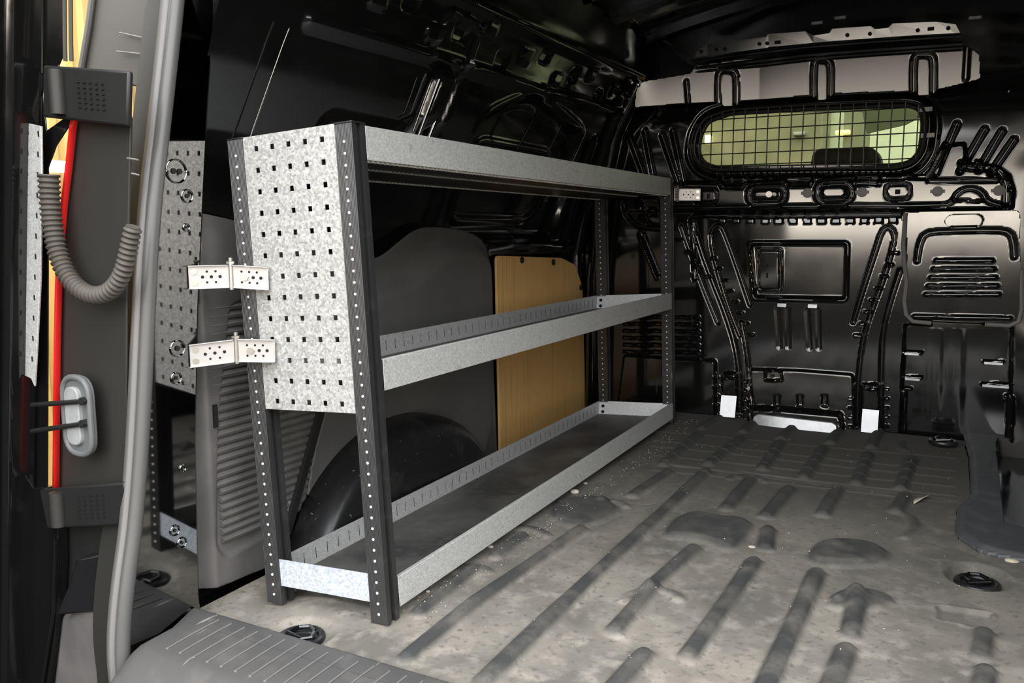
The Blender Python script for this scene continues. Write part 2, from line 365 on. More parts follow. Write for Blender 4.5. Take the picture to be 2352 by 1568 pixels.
# lower plates
pad([(1436, 815), (1646, 826), (1646, 950), (1420, 945)], .020, .012, .01, (0, -.02))
pad([(1724, 846), (1830, 848), (1960, 858), (1966, 1000), (1722, 975)], .014, .012, .01, (0, -.05))
pad([(1728, 930), (1800, 932), (1935, 944), (1942, 1000), (1722, 985)], .05, .012, .012)
for x in (1788, 1840, 1896): padr([(x-6, 905), (x+6, 906), (x+6, 932), (x-6, 930)], -.012, .008)
ring([(1762, 848), (1798, 849), (1798, 871), (1762, 870)], .010, .006, .006)
for (x0, x1, yt, ys, yb) in ((1662, 1694, 855, 906, 948), (1981, 2020, 880, 938, 988)):
    pad([(x0, yt), (x1, yt), (x1, yb+12), (x0, yb+12)], .014, .010, .006)
    for k in range(2): padr([(x0+4, yt-2+k*10), (x1-6, yt-2+k*10), (x1-6, yt+3+k*10), (x0+4, yt+3+k*10)], .008, .004, (0, TL))
for i in range(5):
    for (x, y) in ((1648, 862), (1712, 872), (1955, 910), (2036, 890)):
        yy = y+i*21; padr([(x-5, yy), (x+6, yy), (x+6, yy+5), (x-5, yy+5)], .008, .003, (0, TL))
# right: dark recess under the cover
pad([(2078, 745), (2325, 750), (2318, 1030), (2066, 1030)], -.03, .012, .01)
for (x0, y0, x1) in ((2075, 806, 2120), (2075, 864, 2121), (2258, 828, 2308), (2254, 880, 2326), (2077, 890, 2095), (2308, 908, 2324)):
    padr([(x0, y0), (x1, y0+2), (x1-4, y0+9), (x0, y0+7)], .014, .004, (0, TL))
for x in (2150, 2200): line([(x, 760), (x-6, 1010)], .0015, .03)
line([(2078, 900), (2076, 1005)], .010, .008); line([(2322, 915), (2318, 1010)], .02, .012)
# ribs beside the window
for (p, q) in (((2198, 284), (2150, 400)), ((2262, 296), (2205, 395)), ((2302, 300), (2248, 392)), ((2330, 320), (2276, 398)), ((1440, 300), (1486, 420)), ((1480, 300), (1500, 400)), ((1520, 310), (1560, 425)), ((1545, 300), (1572, 420))):
    line([p, q], -.010, .013)
for x in (2210, 2240): padr([(x, 368), (x+16, 368), (x+16, 378), (x, 378)], .010, .004, (0, TL))
line([(1480, 440), (1492, 420), (1520, 425), (1560, 430)], -.010, .01, 1)
ring([(1476, 455), (1522, 455), (1522, 520), (1490, 515)], .008, .008, .02)
ring([(1492, 480), (1508, 480), (1508, 495), (1492, 495)], -.008, .006, .004)
line([(1432, 468), (1440, 500), (1470, 522), (1520, 526)], -.012, .011, 1)
line([(1468, 538), (1510, 640)], .012, .008); line([(1480, 540), (1516, 630)], -.008, .007)
def bulk_base(a, b):   # gently dished panel, leaning a little
    return .012*np.cos((a-.35)*2.2)-.012*sm((b-.93)/.3) - .02*sm((b-1.05)/.15)
bulk = relief('wall_front', (0, YB, 0), X_, Z_, (0, -1, 0), (-.46, 1.20), (-.09, 1.20), .0034, F, M['satin'], base=bulk_base, holes=[glass])
tag(bulk, 'black pressed steel bulkhead with a window, slots and ribs', kind='structure')
hb = MB()   # backing of the bulkhead, above and beyond the pressed sheet
hb.box((.38, 2.12, 1.40), (2.0, .10, .44)); hb.box((1.33, 2.04, .55), (.26, .10, 1.3)); hb.box((-.56, 2.04, .55), (.22, .1, 1.3))
hb.build('bulkhead_frame', M['paint'], bulk)
# bolts and holes on the bulkhead
def bulk_h(px, py, extra=0.):
    q = B((px, py))[0]; return (q[0], YB-float(heights(np.array([q[0]]), np.array([q[1]]), F, bulk_base)[0])-extra, q[1])
b_ = MB(); b_.disc(bulk_h(1771, 447), (0, -1, 0), .011, .006, 14); b_.disc(bulk_h(1771, 447, .006), (0, -1, 0), .006, .004, 10)
b_.build('bolt', M['screw'], bulk)
for (px, py, w_, h_) in ((1631, 451, .007, .010), (2063, 441, .010, .010), (1763, 632, .004, .012), (1763, 610, .004, .004), (1678, 899, .007, .007), (2000, 930, .008, .008), (1777, 860, .010, .006)):
    c_ = bulk_h(px, py, .001); h_b = MB(); h_b.box(c_, (w_*1.6, .003, h_*1.6)); h_b.build('slot', M['hole'], bulk, bevel=.001)
for i, (px, py) in enumerate(((1515, 233), (1616, 228), (1707, 223), (1803, 218), (1953, 208), (2052, 203), (2176, 198), (2318, 208), (2140, 308), (1584, 335))):
    s_ = MB(); s_.disc(bulk_h(px, py, 0), (0, -1, 0), .0035, .004, 10, dome=.002); s_.build('screw', M['screw'], bulk)
for (px, py, yy) in ((1660, 905, 0), (1982, 937, 0)):   # foot faces, sky glint put into their slope and pale colour
    w2 = .062; q = Bp(px, py, 1.945); q2 = Bp(px, py+(42 if px < 1800 else 45), 1.935)
    m_ = MB(); n_ = 8
    x0 = q[0]; x1 = Bp(px+(34 if px < 1800 else 38), py, 1.945)[0]; z1 = q[2]; z0 = q2[2]-.01
    kx = .007 if px < 1800 else 0.
    m_.add([(x0, 1.932-kx, z1), (x1, 1.932, z1), (x1, 1.932-(z1-z0)*.24, z0), (x0, 1.932-kx-(z1-z0)*.24, z0)], [(0, 3, 2, 1)]); m_.build('glint_foot', M['steelpad'], bulk, smooth=0, solid=.004)
p0 = Bp(1738, 944, 1.93); p1 = Bp(1926, 957, 1.93); zb = Bp(1735, 966, 1.92)[2]-.004
m_ = MB(); poly = [(p0[0]-.004, zb), (p0[0], p0[2]-.01), (p0[0]+.014, p0[2]), (p1[0]-.014, p0[2]-.004), (p1[0], p0[2]-.012), (p1[0]+.006, zb-.01)]
m_.prism(poly, lambda a, b, t: (a, 1.895-(.06-(b))*.24+t, b), 0, -.006); m_.build('step_plate', M['steelpad'], bulk, bevel=.002)
for (px, py) in ((1798, 700), (1868, 702)):
    m_ = MB(); m_.box(bulk_h(px, py, .006), (.032, .004, .014), Matrix.Rotation(math.radians(-8.5), 3, 'X')); m_.build('bright_tab', M['steelpad'], bulk, bevel=.001)
for (x0, y0, x1) in ((2075, 808, 2115), (2076, 866, 2117), (2258, 830, 2308), (2254, 882, 2322)):
    a_, b2 = Vector(bulk_h(x0+6, y0+4, .004)), Vector(bulk_h(x1-8, y0+5, .004)); y_ = min(a_.y, b2.y); m_ = MB()
    m_.box(((a_.x+b2.x)/2, y_-.004, a_.z), (b2.x-a_.x+.01, .005, .009), Matrix.Rotation(math.radians(-9), 3, 'X')); m_.build('bright_tab', M['steelpad'], bulk, bevel=.001)

# window glass, seal
wi = empty('window_1', (0, 0, 0)); tag(wi, 'wide rounded green tinted bulkhead window', kind='structure')
m_ = MB(); n = len(glass); m_.add([(p[0], YB+.006, p[1]) for p in glass]+[(p[0], YB+.010, p[1]) for p in glass], [tuple(range(n)), tuple(range(2*n-1, n-1, -1))]+[(i, i+n, (i+1) % n+n, (i+1) % n) for i in range(n)])
m_.build('glass', M['glass'], wi, smooth=20)
m_ = MB(); g2 = grow(glass, .004); m_.tube([(p[0], YB-.002, p[1]) for p in g2], .010, 8, closed=True); m_.build('rubber_seal', M['blackplastic'], wi)
# header panel
def hdr_base(a, b): return -.09*(b-1.25)*0+.0*a
HY = 1.93
def Hq(*pts): return [(lambda q: (q[0], q[2]))(hit(px, py, 1, HY)) for px, py in pts]
HF = []
for (x0, x1, yt, yb, s_) in ((1652, 1693, 163, 232, -.05), (1868, 1908, 137, 216, -.05), (2098, 2145, 125, 206, -.02)):
    p = Hq((x0, yb+14), (x0, yt+12), (x0+6, yt+2), (x0+12, yt), (x1-10, yt), (x1-4, yt+4), (x1, yt+14), (x1-1, yb+8))
    HF.append(('line', chaikin(p, 1, False), -.012, .0125))
HF.append(('line', Hq((1583, 190), (1586, 238)), -.008, .010)); HF.append(('line', Hq((2222, 110), (2218, 180)), .006, .012))
hdr_out = rounded(Hq((1472, 238), (1476, 208), (1490, 193), (1595, 172), (1600, 156), (1700, 138), (1850, 122), (2000, 112), (2205, 103), (2232, 112), (2250, 122), (2252, 180), (2240, 184), (2150, 206), (2140, 218), (2108, 220), (2096, 208), (1912, 214), (1900, 228), (1876, 230), (1862, 218), (1700, 232), (1690, 244), (1665, 246), (1650, 236), (1560, 242), (1470, 252)), .012)
hd = relief('header_panel', (0, HY, 0), X_, Z_, (0, -1, 0), (-.30, 1.05), (1.05, 1.40), .0034, HF, M['header'], base=lambda a, b: (b-1.25)*.034+.16*np.clip(.20-a, 0, 1), outline=hdr_out, thick=.003)
tag(hd, 'dull brownish black header panel with three arched loops above the grille window', 'panel')
# roof front cross beam with holes
m_ = MB(); top = [(1600, 118), (1625, 100), (1700, 92), (1760, 85), (1765, 78), (1850, 72), (1868, 82), (1905, 76), (1912, 66), (2000, 60), (2010, 67), (2040, 64), (2050, 54), (2150, 50), (2195, 56), (2205, 72)]
bot = [(1595, 132), (1625, 128), (1700, 118), (1760, 110), (1765, 108), (1850, 100), (1868, 98), (1905, 95), (1912, 94), (2000, 88), (2010, 87), (2040, 85), (2050, 84), (2150, 78), (2195, 76), (2205, 75)]
tv = [Bp(x, y, 1.8671) for x, y in top]; bv = [Bp(x, y, 1.87) for x, y in bot]; n = len(tv)
m_.add(tv+bv, [(i, i+n, i+n+1, i+1) for i in range(n-1)])
beam = m_.build('roof_beam', M['header'], None, solid=.004, smooth=0); tag(beam, 'glossy black drilled roof flange just above the brownish header panel', 'beam')
for (px, py) in ((1610, 118), (1645, 113), (1665, 112), (1744, 100), (1762, 99), (1946, 80), (1998, 77), (2108, 69), (2178, 64)):
    h_ = MB(); q = Bp(px, py, 1.866); h_.disc(q, (0, -1, -.3), .006, .004, 10); h_.build('hole', M['hole'], beam)
h_ = MB(); q = Bp(1786, 97, 1.866); h_.box(q, (.018, .006, .010)); h_.build('hole', M['hole'], beam)
h_ = MB(); q = Bp(2138, 66, 1.866); h_.box(q, (.018, .006, .010)); h_.build('hole', M['hole'], beam)
m_ = MB()
for k, (dy, r_) in enumerate(((6, .005), (24, .007), (33, .005))):
    m_.tube([Bp(x, y+dy+(0 if k else 0), 1.90) for x, y in ((1590, 134), (1700, 120), (1850, 102), (2000, 90), (2210, 76))], r_, 6)
m_.build('folded_edge', M['satin'], beam)

# left side wall -------------------------------------------------
WX = -.44
def wall_prof(z): return np.interp(z, [-.1, .60, .70, .88, 1.05, 1.18, 1.28, 1.36], [-.02, -.02, 0.0, .05, .11, .165, .225, .30])
WF = []
def L(*pts, x=-.40): return [(lambda q: (q[1], q[2]))(hit(px, py, 0, x)) for px, py in pts]
WF += [('pad', rounded(L((955, 180), (990, 175), (975, 340), (935, 350), x=-.38), .02), .03, .025),
       ('line', L((1010, 170), (990, 330), x=-.38), -.02, .03),
       ('pad', rounded([(.90, .66), (1.62, .66), (1.66, .75), (1.66, 1.02), (1.2, 1.10), (.94, 1.0)], .08), -.035, .03),
       ('ring', rounded([(.90, .66), (1.62, .66), (1.66, .75), (1.66, 1.02), (1.2, 1.10), (.94, 1.0)], .08), .012, .03),
       ('pad', rounded([(1.12, .60), (1.74, .60), (1.74, .64), (1.12, .655)], .02), .02, .02),
       ('pad', rounded([(.30, .60), (.72, .60), (.84, .72), (.84, .95), (.30, .95)], .08), -.02, .05),
       ('ring', rounded([(.95, .72), (1.45, .72), (1.55, .80), (1.5, .95), (1.0, .95)], .06), .008, .02),
       ('line', [(1.72, .3), (1.74, 1.0)], .02, .03), ('line', [(1.84, 0.), (1.86, 1.1)], .03, .03), ('line', [(1.93, 0.), (1.95, 1.1)], -.02, .02)]
for i in range(14):
    y0 = .35+i*.115; z0 = 1.16+.03*math.sin(i*2.1)
    WF.append(('pad', rounded([(y0, z0), (y0+.06, z0), (y0+.06, z0+.035), (y0, z0+.035)], .01), -.012 if i % 2 else .012, .01))
WF.append(('line', [(.2, 1.10), (1.95, 1.12)], .014, .02)); WF.append(('line', [(.1, 1.235), (1.95, 1.24)], .016, .02))
WF.append(('ring', rounded([(.62, 1.10), (.80, 1.09), (.80, 1.20), (.64, 1.21)], .02), .012, .014))
wlft = relief('wall_left', (WX, 0, 0), Y_, Z_, X_, (-.025, 2.10), (-.12, 1.36), .007, WF, M['paint'], base=lambda a, b: wall_prof(b))
tag(wlft, 'glossy black inner body side of the van behind the rack', kind='structure')
for (pa, pb, xx, r_) in (((930, 302), (938, 196), -.375, .003), ((944, 318), (955, 188), -.375, .006), ((967, 330), (982, 186), -.375, .008), ((1170, 345), (1190, 268), -.375, .004), ((1302, 375), (1312, 300), -.375, .004), ((1240, 355), (1252, 290), -.375, .003), ((605, 330), (632, 70), -.335, .0022)):
    a_, b2 = hit(*pa, 0, xx), hit(*pb, 0, xx); pts_ = []
    for t in np.linspace(0, 1, 9):
        p = a_*(1-t)+b2*t; pts_.append((WX+float(wall_prof(p[2]))+.022+(.03 if .6 < p[1] < .75 else 0)*0, p[1], p[2]))
    m_ = MB(); m_.tube(pts_, r_, 12); m_.build('pressed_rib', M['pillar'], wlft)
# roof, right wall
m_ = MB(); xs = np.linspace(-.145, 1.28, 40); ys = np.linspace(-.16, 2.1, 90)
def roof_z(x, y):
    z = 1.355+.10*(1-((x-.57)/.72)**2)
    for yc in (.25, .72, 1.19, 1.62): z -= .018*max(0, 1-abs(y-yc)/.035) if abs(y-yc) < .035 else 0
    return z
vs = [(x, y, roof_z(x, y)) for y in ys for x in xs]; nx = len(xs)
m_.add(vs, [(j*nx+i, (j+1)*nx+i, (j+1)*nx+i+1, j*nx+i+1) for j in range(len(ys)-1) for i in range(nx-1)])
roof = m_.build('ceiling', M['paint'], None, solid=-.01); tag(roof, 'bare glossy black roof skin of the van', kind='structure')
for yc in (.48, .95, 1.42, 1.76):
    m_ = MB()
    for (y0, y1, dz) in ((yc-.045, yc-.025, .012), (yc-.025, yc+.025, .028), (yc+.025, yc+.045, .012)):
        for i in range(nx-1):
            xa, xb = xs[i], xs[i+1]; za, zb2 = roof_z(xa, 99)-dz, roof_z(xb, 99)-dz
            m_.add([(xa, y0, za), (xb, y0, zb2), (xb, y1, zb2), (xa, y1, za), (xa, y0, za+dz), (xb, y0, zb2+dz), (xb, y1, zb2+dz), (xa, y1, za+dz)], [(0, 1, 2, 3), (0, 4, 5, 1), (3, 2, 6, 7)])
    m_.build('roof_rib', M['paint'], roof)
for i, (px, py) in enumerate(((2240, 40), (1930, 40), (1877, 52))):
    m_ = MB(); q = Bp(px, py, 1.80); m_.box((q[0], q[1], q[2]), (.035, .012, .010), Euler((.35, 0, 0)).to_matrix()); m_.build('roof_clip', M['steelpad'], roof, bevel=.002)
RF = [('pad', rounded([(.3, .3), (.9, .3), (.9, .9), (.3, .9)], .08), -.02, .04), ('pad', rounded([(1.1, .3), (1.75, .3), (1.75, .9), (1.1, .9)], .08), -.02, .04), ('line', [(0., .2), (1.95, .2)], .02, .02), ('line', [(0., 1.02), (1.95, 1.02)], .03, .03)]
wr = relief('wall_right', (1.24, 0, 0), (0, -1, 0), Z_, (-1, 0, 0), (-2.1, .12), (-.62, 1.38), .02, [(k, [(-p[0], p[1]) for p in pts], d, w) for k, pts, d, w in RF], M['paint'], base=lambda a, b: np.interp(b, [-.6, .7, 1.1, 1.38], [0, 0, .05, .12]))
tag(wr, 'black inner body side opposite the rack', kind='structure')
# front quarter of the front-left corner: gloss corner post
m_ = MB(); m_.tube([(-.415, 1.93, -.02), (-.41, 1.93, .5), (-.385, 1.93, .8), (-.33, 1.93, 1.05), (-.24, 1.93, 1.22)], .032, 14); m_.tube([(-.40, 1.86, -.02), (-.40, 1.86, .5), (-.372, 1.86, .8), (-.32, 1.86, 1.05)], .012, 10)
m_.build('corner_post', M['paint'], wlft)
m_ = MB()   # bright hanging strap of sheet steel in the corner
cp = [Bp(x, y, 1.88) for x, y in ((1425, 205), (1412, 240), (1405, 290), (1396, 340), (1388, 385))]
for i, wd_ in enumerate((.012, .022, .024, .018, .012)): cp[i] = (Vector(cp[i]), wd_)
vs = []
for p, wd_ in cp: vs += [p+Vector((-wd_, -.004, 0)), p+Vector((wd_, .004, 0))]
m_.add(vs, [(i*2, i*2+2, i*2+3, i*2+1) for i in range(4)]); m_.build('corner_gusset', M['steelpad'], wlft, solid=.003)
for (px, py) in ((1452, 190), (1466, 195)):
    m_ = MB(); m_.disc(Bp(px, py, 1.86), (0, -1, 0), .007, .006, 12, dome=.004); m_.build('bolt', M['screw'], wlft)
m_ = MB(); m_.tube([Bp(1466, 176, 1.86), Bp(1482, 182, 1.86)], .006, 8); m_.build('brass_fitting', M['brass'], wlft)

# metal floor + outside ground
m_ = MB(); m_.box((.40, .93, -.06), (1.72, 2.18, .03)); fl = m_.build('floor', M['paint'], None); tag(fl, 'black steel load floor under the rubber mat', kind='structure')
# ------------------------------------------------------------------ rubber mat
def Gz(*pts, z=0.): return [(lambda q: (q[0], q[1]))(hit(px, py, 2, z)) for px, py in pts]
def pxc(ox, oy, s): return lambda *p: [(ox+a*s, oy+b*s) for a, b in p]
c5 = pxc(1380, 940, .4133); c6 = pxc(880, 900, .426)
MF = []
def rib(px_pts, w=.026, d=.014, ck=0):
    g = Gz(*px_pts); MF.append(('line', g, d, w))
for seg in [((350, 300), (545, 140)), ((600, 300), (775, 165)), ((900, 325), (995, 185)), ((1130, 370), (1235, 215)), ((1420, 400), (1485, 250)), ((1665, 430), (1725, 275)),
            ((560, 105), (690, 25)), ((790, 120), (860, 60)), ((1000, 155), (1065, 95)), ((1275, 180), (1320, 118)), ((1500, 205), (1545, 120)),
            ((180, 470), (370, 350)), ((700, 545), (835, 390)), ((920, 590), (1045, 445)), ((1235, 580), (1315, 440)), ((1640, 560), (1690, 480)),
            ((80, 1225), (265, 1010)), ((275, 980), (515, 775)), ((485, 1370), (850, 850)), ((905, 1560), (1200, 915)), ((1385, 1250), (1430, 1035)), ((1275, 1560), (1365, 1335)), ((60, 1560), (240, 1360)),
            ((2110, 1360), (2130, 1240)), ((2120, 1560), (2140, 1450)), ((915, 770), (930, 670))]:
    rib(c5(*seg))
rib(c6((540, 1560), (1100, 1020), (1400, 740), (1740, 430)), .026); rib(c6((130, 1425), (500, 1130), (1065, 740)), .024)
rib(c6((190, 1190), (480, 960)), .022); rib(c6((610, 880), (750, 780)), .022); rib(c6((1330, 560), (1560, 435)), .001, 0)
for pts in (c5((330, 705), (430, 590), (540, 568), (660, 600), (790, 605), (845, 650), (770, 740), (715, 790), (620, 740), (480, 712)),
            c5((1150, 860), (1180, 770), (1250, 725), (1380, 725), (1520, 745), (1610, 800), (1560, 860), (1380, 870)),
            c6((900, 680), (930, 590), (1080, 560), (1200, 575), (1280, 635), (1180, 690), (1040, 730))):
    MF.append(('pad', chaikin(Gz(*pts), 2), .014, .03))
def arc(cx, cy, rx_, ry_, a0, a1, n=12): return [(cx+rx_*math.cos(math.radians(a)), cy+ry_*math.sin(math.radians(a))) for a in np.linspace(a0, a1, n)]
for a in (c5(*arc(1450, 1080, 150, 70, 200, 350)), c5(*arc(290, 1060, 150, 70, 190, 340)), c5(*arc(800, 430, 130, 60, 230, 330)), c6(*arc(740, 790, 150, 60, 200, 340)), c6(*arc(480, 980, 90, 45, 210, 340)), c5(*arc(60, 560, 90, 60, 230, 330)), c5(*arc(1640, 640, 100, 70, 300, 420)), c5(*arc(1900, 200, 230, 60, 150, 200))):
    MF.append(('line', Gz(*a), .007, .018))
MF.append(('pad', chaikin(Gz(*c5((1250, 1100), (1310, 1030), (1450, 1010), (1560, 1045), (1600, 1100), (1450, 1110))), 1), .008, .02))
MF.append(('pad', rounded(Gz(*c5((1870, 1075), (2175, 1120), (2178, 1215), (1870, 1150))), .008), -.007, .010)); MF.append(('ring', rounded(Gz(*c5((1870, 1075), (2175, 1120), (2178, 1215), (1870, 1150))), .008), .003, .010))
MF.append(('ring', rounded(Gz(*c5((230, 290), (500, 318), (285, 522), (0, 488))), .03), -.0018, .006))
for k in (0, 11): MF.append(('line', Gz(*c5((150, 262+k), (1000, 372+k), (1990, 500+k))), -.0022, .006))
for (ya, yb) in ((205, 262), (155, 190), (235, 300), (285, 345), (330, 395), (370, 430)):
    MF.append(('line', Gz(*c5((300, ya-40), (1960, yb+75))), .003, .012))
ringc = Gz((2246, 1316))[0]; MF.append(('pad', [(ringc[0]+.056*math.cos(t), ringc[1]+.072*math.sin(t)) for t in np.linspace(0, 2*math.pi, 28)[:-1]], -.020, .016))
ring2 = Gz((690, 1442))[0]; MF.append(('pad', [(ring2[0]+.055*math.cos(t), ring2[1]+.045*math.sin(t)) for t in np.linspace(0, 2*math.pi, 28)[:-1]], -.016, .03))
ring3 = Gz((2165, 1022))[0]
mat_out = [Gz((468, 1402))[0], Gz((720, 1480))[0], Gz((980, 1566))[0], (.6, -.135), (1.16, -.135), (1.16, .80), Gz((2352, 1287))[0], Gz((2250, 1264))[0], Gz((2200, 1232))[0], Gz((2196, 1171))[0], Gz((2230, 1145))[0], Gz((2223, 1047))[0], Gz((2215, 1020))[0], (1.0, 1.86), (1.0, 1.955), (-.39, 1.955), (-.39, -.10)]
def mat_base(a, b): return -.020*sm((-.16-a)/.14)+.0015*np.sin(a*9+b*4)+.001*np.sin(b*13)
mt = relief('rubber_floor_mat', (0, 0, -.004), X_, Y_, Z_, (-.40, 1.17), (-.16, 1.97), .0042, MF, M['mat'], base=mat_base, outline=[tuple(p) for p in mat_out], thick=None, attr='relief')
tag(mt, 'dusty ribbed black rubber mat covering the whole load floor', 'floor mat')
def mat_z(x, y): return -.004+float(heights(np.array([x]), np.array([y]), MF, mat_base)[0])

# ------------------------------------------------------------------ side trims on the left
TX = -.40
def T(*pts, x=TX): return [(lambda q: (q[1], q[2]))(hit(px, py, 0, x)) for px, py in pts]
# vented corner trim
to = rounded(T((463, 500), (470, 488), (545, 505), (700, 560), (812, 600), (760, 930), (700, 1080), (662, 1215), (655, 1285), (470, 1362), (458, 1350), (455, 1000)), .02)
TF = [('pad', rounded(T((532, 700), (570, 690), (800, 690), (770, 900), (700, 1080), (640, 1210), (520, 1280), (500, 1255), (505, 960)), .02), -.010, .010)]
lv = T((535, 725), (722, 950), (668, 1140), (520, 1245))
yl0, yl1 = lv[3][0]+.004, .30
tr = relief('quarter_trim', (TX, 0, 0), Y_, Z_, X_, (-.06, .50), (-.04, .76), .004, TF+[('line', [(-.02, -.2), (-.02, .9)], -.0, .02)], M['trim'], base=lambda a, b: -.03*sm((-.015-a)/.03)*1.0-.015*sm((b-.66)/.08), outline=to, thick=.004)
tag(tr, 'grey plastic corner trim with horizontal louvres behind the near rack post', 'trim panel')
lo = MB()
zs = np.arange(.085, .55, .0165)
for z in zs:
    y1 = min(.255+(z-.10)*.36, .36) if z < .40 else .36
    lo.prism([(0, -.005), (.010, -.009), (.013, -.003), (.004, .006), (0, .007)], lambda a, b, t, z=z: (TX-.012+a, t, z+b), -.005 if z > .2 else .005, y1)
lo.build('louvre', M['louver'], tr); 
m_ = MB(); q = T((725, 945), (666, 1155)); m_.prism([(-.008, 0), (.012, 0), (.012, .010), (-.008, .010)], lambda a, b, t: (TX+b, q[1][0]+(q[0][0]-q[1][0])*t+a+.01, q[1][1]+(q[0][1]-q[1][1])*t), -.35, 1.6); m_.build('slanted_rib', M['blackplastic'], tr)
m_ = MB(); q = T((493, 955))[0]; m_.box((TX+.001, q[0], q[1]), (.006, .010, .045)); m_.build('finger_slot', M['hole'], tr)
# grey lining panel
lp = chaikin(T((815, 600), (870, 596), (902, 590), (945, 552), (985, 522), (1040, 521), (1105, 533), (1138, 560), (1146, 610), (1160, 1012), (1165, 1075), (700, 1290), (705, 1100), (760, 900)), 2)
lin = relief('side_lining', (TX, 0, 0), Y_, Z_, X_, (.12, 1.25), (-.06, .74), .008, [('pad', chaikin([(.0, -.2), (1.10, -.2), (1.13, .55), (1.08, .64), (.86, .655), (.74, .59), (.62, .55), (.0, .54)], 2), .034, .07)], M['lining'], base=lambda a, b: -.032+0*a, outline=lp, thick=.006)
tag(lin, 'dark grey side lining panel with an S-curved top edge behind the rack', 'lining panel')
po = rounded(T((1140, 587), (1290, 592), (1322, 608), (1338, 660), (1346, 950), (1240, 1080), (1150, 1090), x=-.425), .02)
pl = MB(); pl.prism(po, lambda a, b, t: (-.425+t, a, b), 0, -.008); ply = pl.build('plywood_panel', M['ply'], None, bevel=.0015); tag(ply, 'honey coloured varnished plywood panel lining the front left side', 'plywood panel')
for (px, py) in ((1198, 597), (1270, 602), (1333, 660)):
    m_ = MB(); q = hit(px, py, 0, -.424); m_.disc(q, (1, 0, 0), .011, .004, 12, dome=.003); m_.build('fixing_clip', M['blackplastic'], ply)
# wheel arch
m_ = MB(); ya, yb2 = .17, .91; prof = []
for i in range(33):
    t = i/32; y = ya+(yb2-ya)*t; u = (t-.5)*2
    z = .248*(1-abs(u)**(2.6 if u > 0 else 1.9))**.62 if abs(u) < 1 else 0
    prof.append((y, max(z, 0)))
vs = []; rows = [(-.40, 1.0), (-.345, .995), (-.318, .96), (-.306, .90), (-.302, .8), (-.300, .0)]
for (xx, k) in rows:
    for (y, z) in prof: vs.append((xx, .555+(y-.555)*(1 if k > .5 else 1)*(.5+.5*k**.2 if k > 0 else 1), -.03+z*k if k > 0 else -.03))
nn = len(prof); m_.add(vs, [(j*nn+i, j*nn+i+1, (j+1)*nn+i+1, (j+1)*nn+i) for j in range(len(rows)-1) for i in range(nn-1)])
wa = m_.build('wheel_arch', M['arch'], None, smooth=60, solid=.004); tag(wa, 'scuffed black wheel arch housing behind the bottom shelf', 'wheel arch')
m_ = MB(); m_.tube([(-.302, .74, .0), (-.300, .72, .12), (-.306, .705, .19)], .004, 6); m_.build('moulded_rib', M['arch'], wa)

# ------------------------------------------------------------------ D pillar, seal, sill, jamb
PN = np.array([math.cos(math.radians(5)), -math.sin(math.radians(5)), 0.]); PP = np.array([-.352, -.07, 0.])
def onP(px, py, off=0.):
    d = ray(px, py); return CAM+d*(((PP+PN*off-CAM) @ PN)/(d @ PN))
in_px = [(492, -60), (490, 0), (474, 260), (466, 420), (453, 700), (447, 1000), (452, 1250), (456, 1395), (462, 1480)]
out_px = [(411, -60), (407, 0), (378, 260), (350, 500), (338, 750), (327, 1000), (312, 1200), (295, 1320), (286, 1400), (281, 1480), (283, 1540), (290, 1600)]
ip = sorted([tuple(onP(*p)) for p in in_px], key=lambda p: p[2]); sp = [onP(*p) for p in out_px]; op = sorted([tuple(p) for p in sp], key=lambda p: p[2])
def lerpz(lst, z): return np.array([np.interp(z, [p[2] for p in lst], [p[k] for p in lst]) for k in (0, 1)])
seal_pts = [Vector(p) for p in chaikin(sp+[onP(330, 1680), onP(460, 1740)], 2, False)]
zz = np.linspace(-.13, 1.38, 56); m_ = MB(); vs = []
for z in zz:
    e, q = lerpz(ip, z), lerpz(op, z)-np.array([PN[1], -PN[0]])*-.012
    vs += [(e[0], e[1], z), (q[0], q[1], z)]
m_.add(vs, [(2*i, 2*i+2, 2*i+3, 2*i+1) for i in range(len(zz)-1)])
pil = m_.build('rear_pillar', M['pillar'], wlft, smooth=0)
m_ = MB(); vs = []
for z in zz:
    e, q = lerpz(ip, z), lerpz(op, z)
    wx = WX+float(wall_prof(z)); vs += [(min(wx, -.1)-.004, .04, z), (min(wx, e[0]-.004)-.002, -.02, z), (e[0]-.004, e[1]+.006, z), (e[0], e[1], z)]
m_.add(vs, [(i*4+j, i*4+j+1, i*4+5+j, i*4+4+j) for i in range(len(zz)-1) for j in range(3)]); m_.build('pillar_return', M['paint'], pil, smooth=25)
m_ = MB(); vs = []
for z in zz:
    q = lerpz(op, z); vs += [(q[0]-.01, q[1], z), (q[0]-.03, q[1]+.01, z), (q[0]-.12, q[1]+.03, z), (q[0]-.14, q[1]+.10, z)]
m_.add(vs, [(i*4+j, i*4+j+1, i*4+5+j, i*4+4+j) for i in range(len(zz)-1) for j in range(3)]); m_.build('outer_return', M['jamb'], pil, smooth=25)
for (px, py, r_) in ((405, 393, .020), (430, 450, .011), (408, 800, .014), (405, 868, .010), (402, 1218, .009), (418, 1246, .009), (420, 1075, .006), (428, 522, .006)):
    c_ = Vector(onP(px, py, .001)); nr = Vector(PN); tv_ = Vector((-PN[1], PN[0], 0)); m_ = MB()
    m_.tube([c_+(tv_*math.cos(t)+Vector((0, 0, 1))*math.sin(t))*r_ for t in np.linspace(0, 2*math.pi, 25)[:-1]], .0016, 6, closed=True)
    m_.build('embossed_ring', M['pillar'], pil)
    for dx in ((-.25, .35) if r_ > .018 else (0,)):
        m_ = MB(); m_.disc(c_+tv_*dx*r_, nr, min(r_*.35, .005), .0006, 12); m_.build('hole', M['hole'], pil)
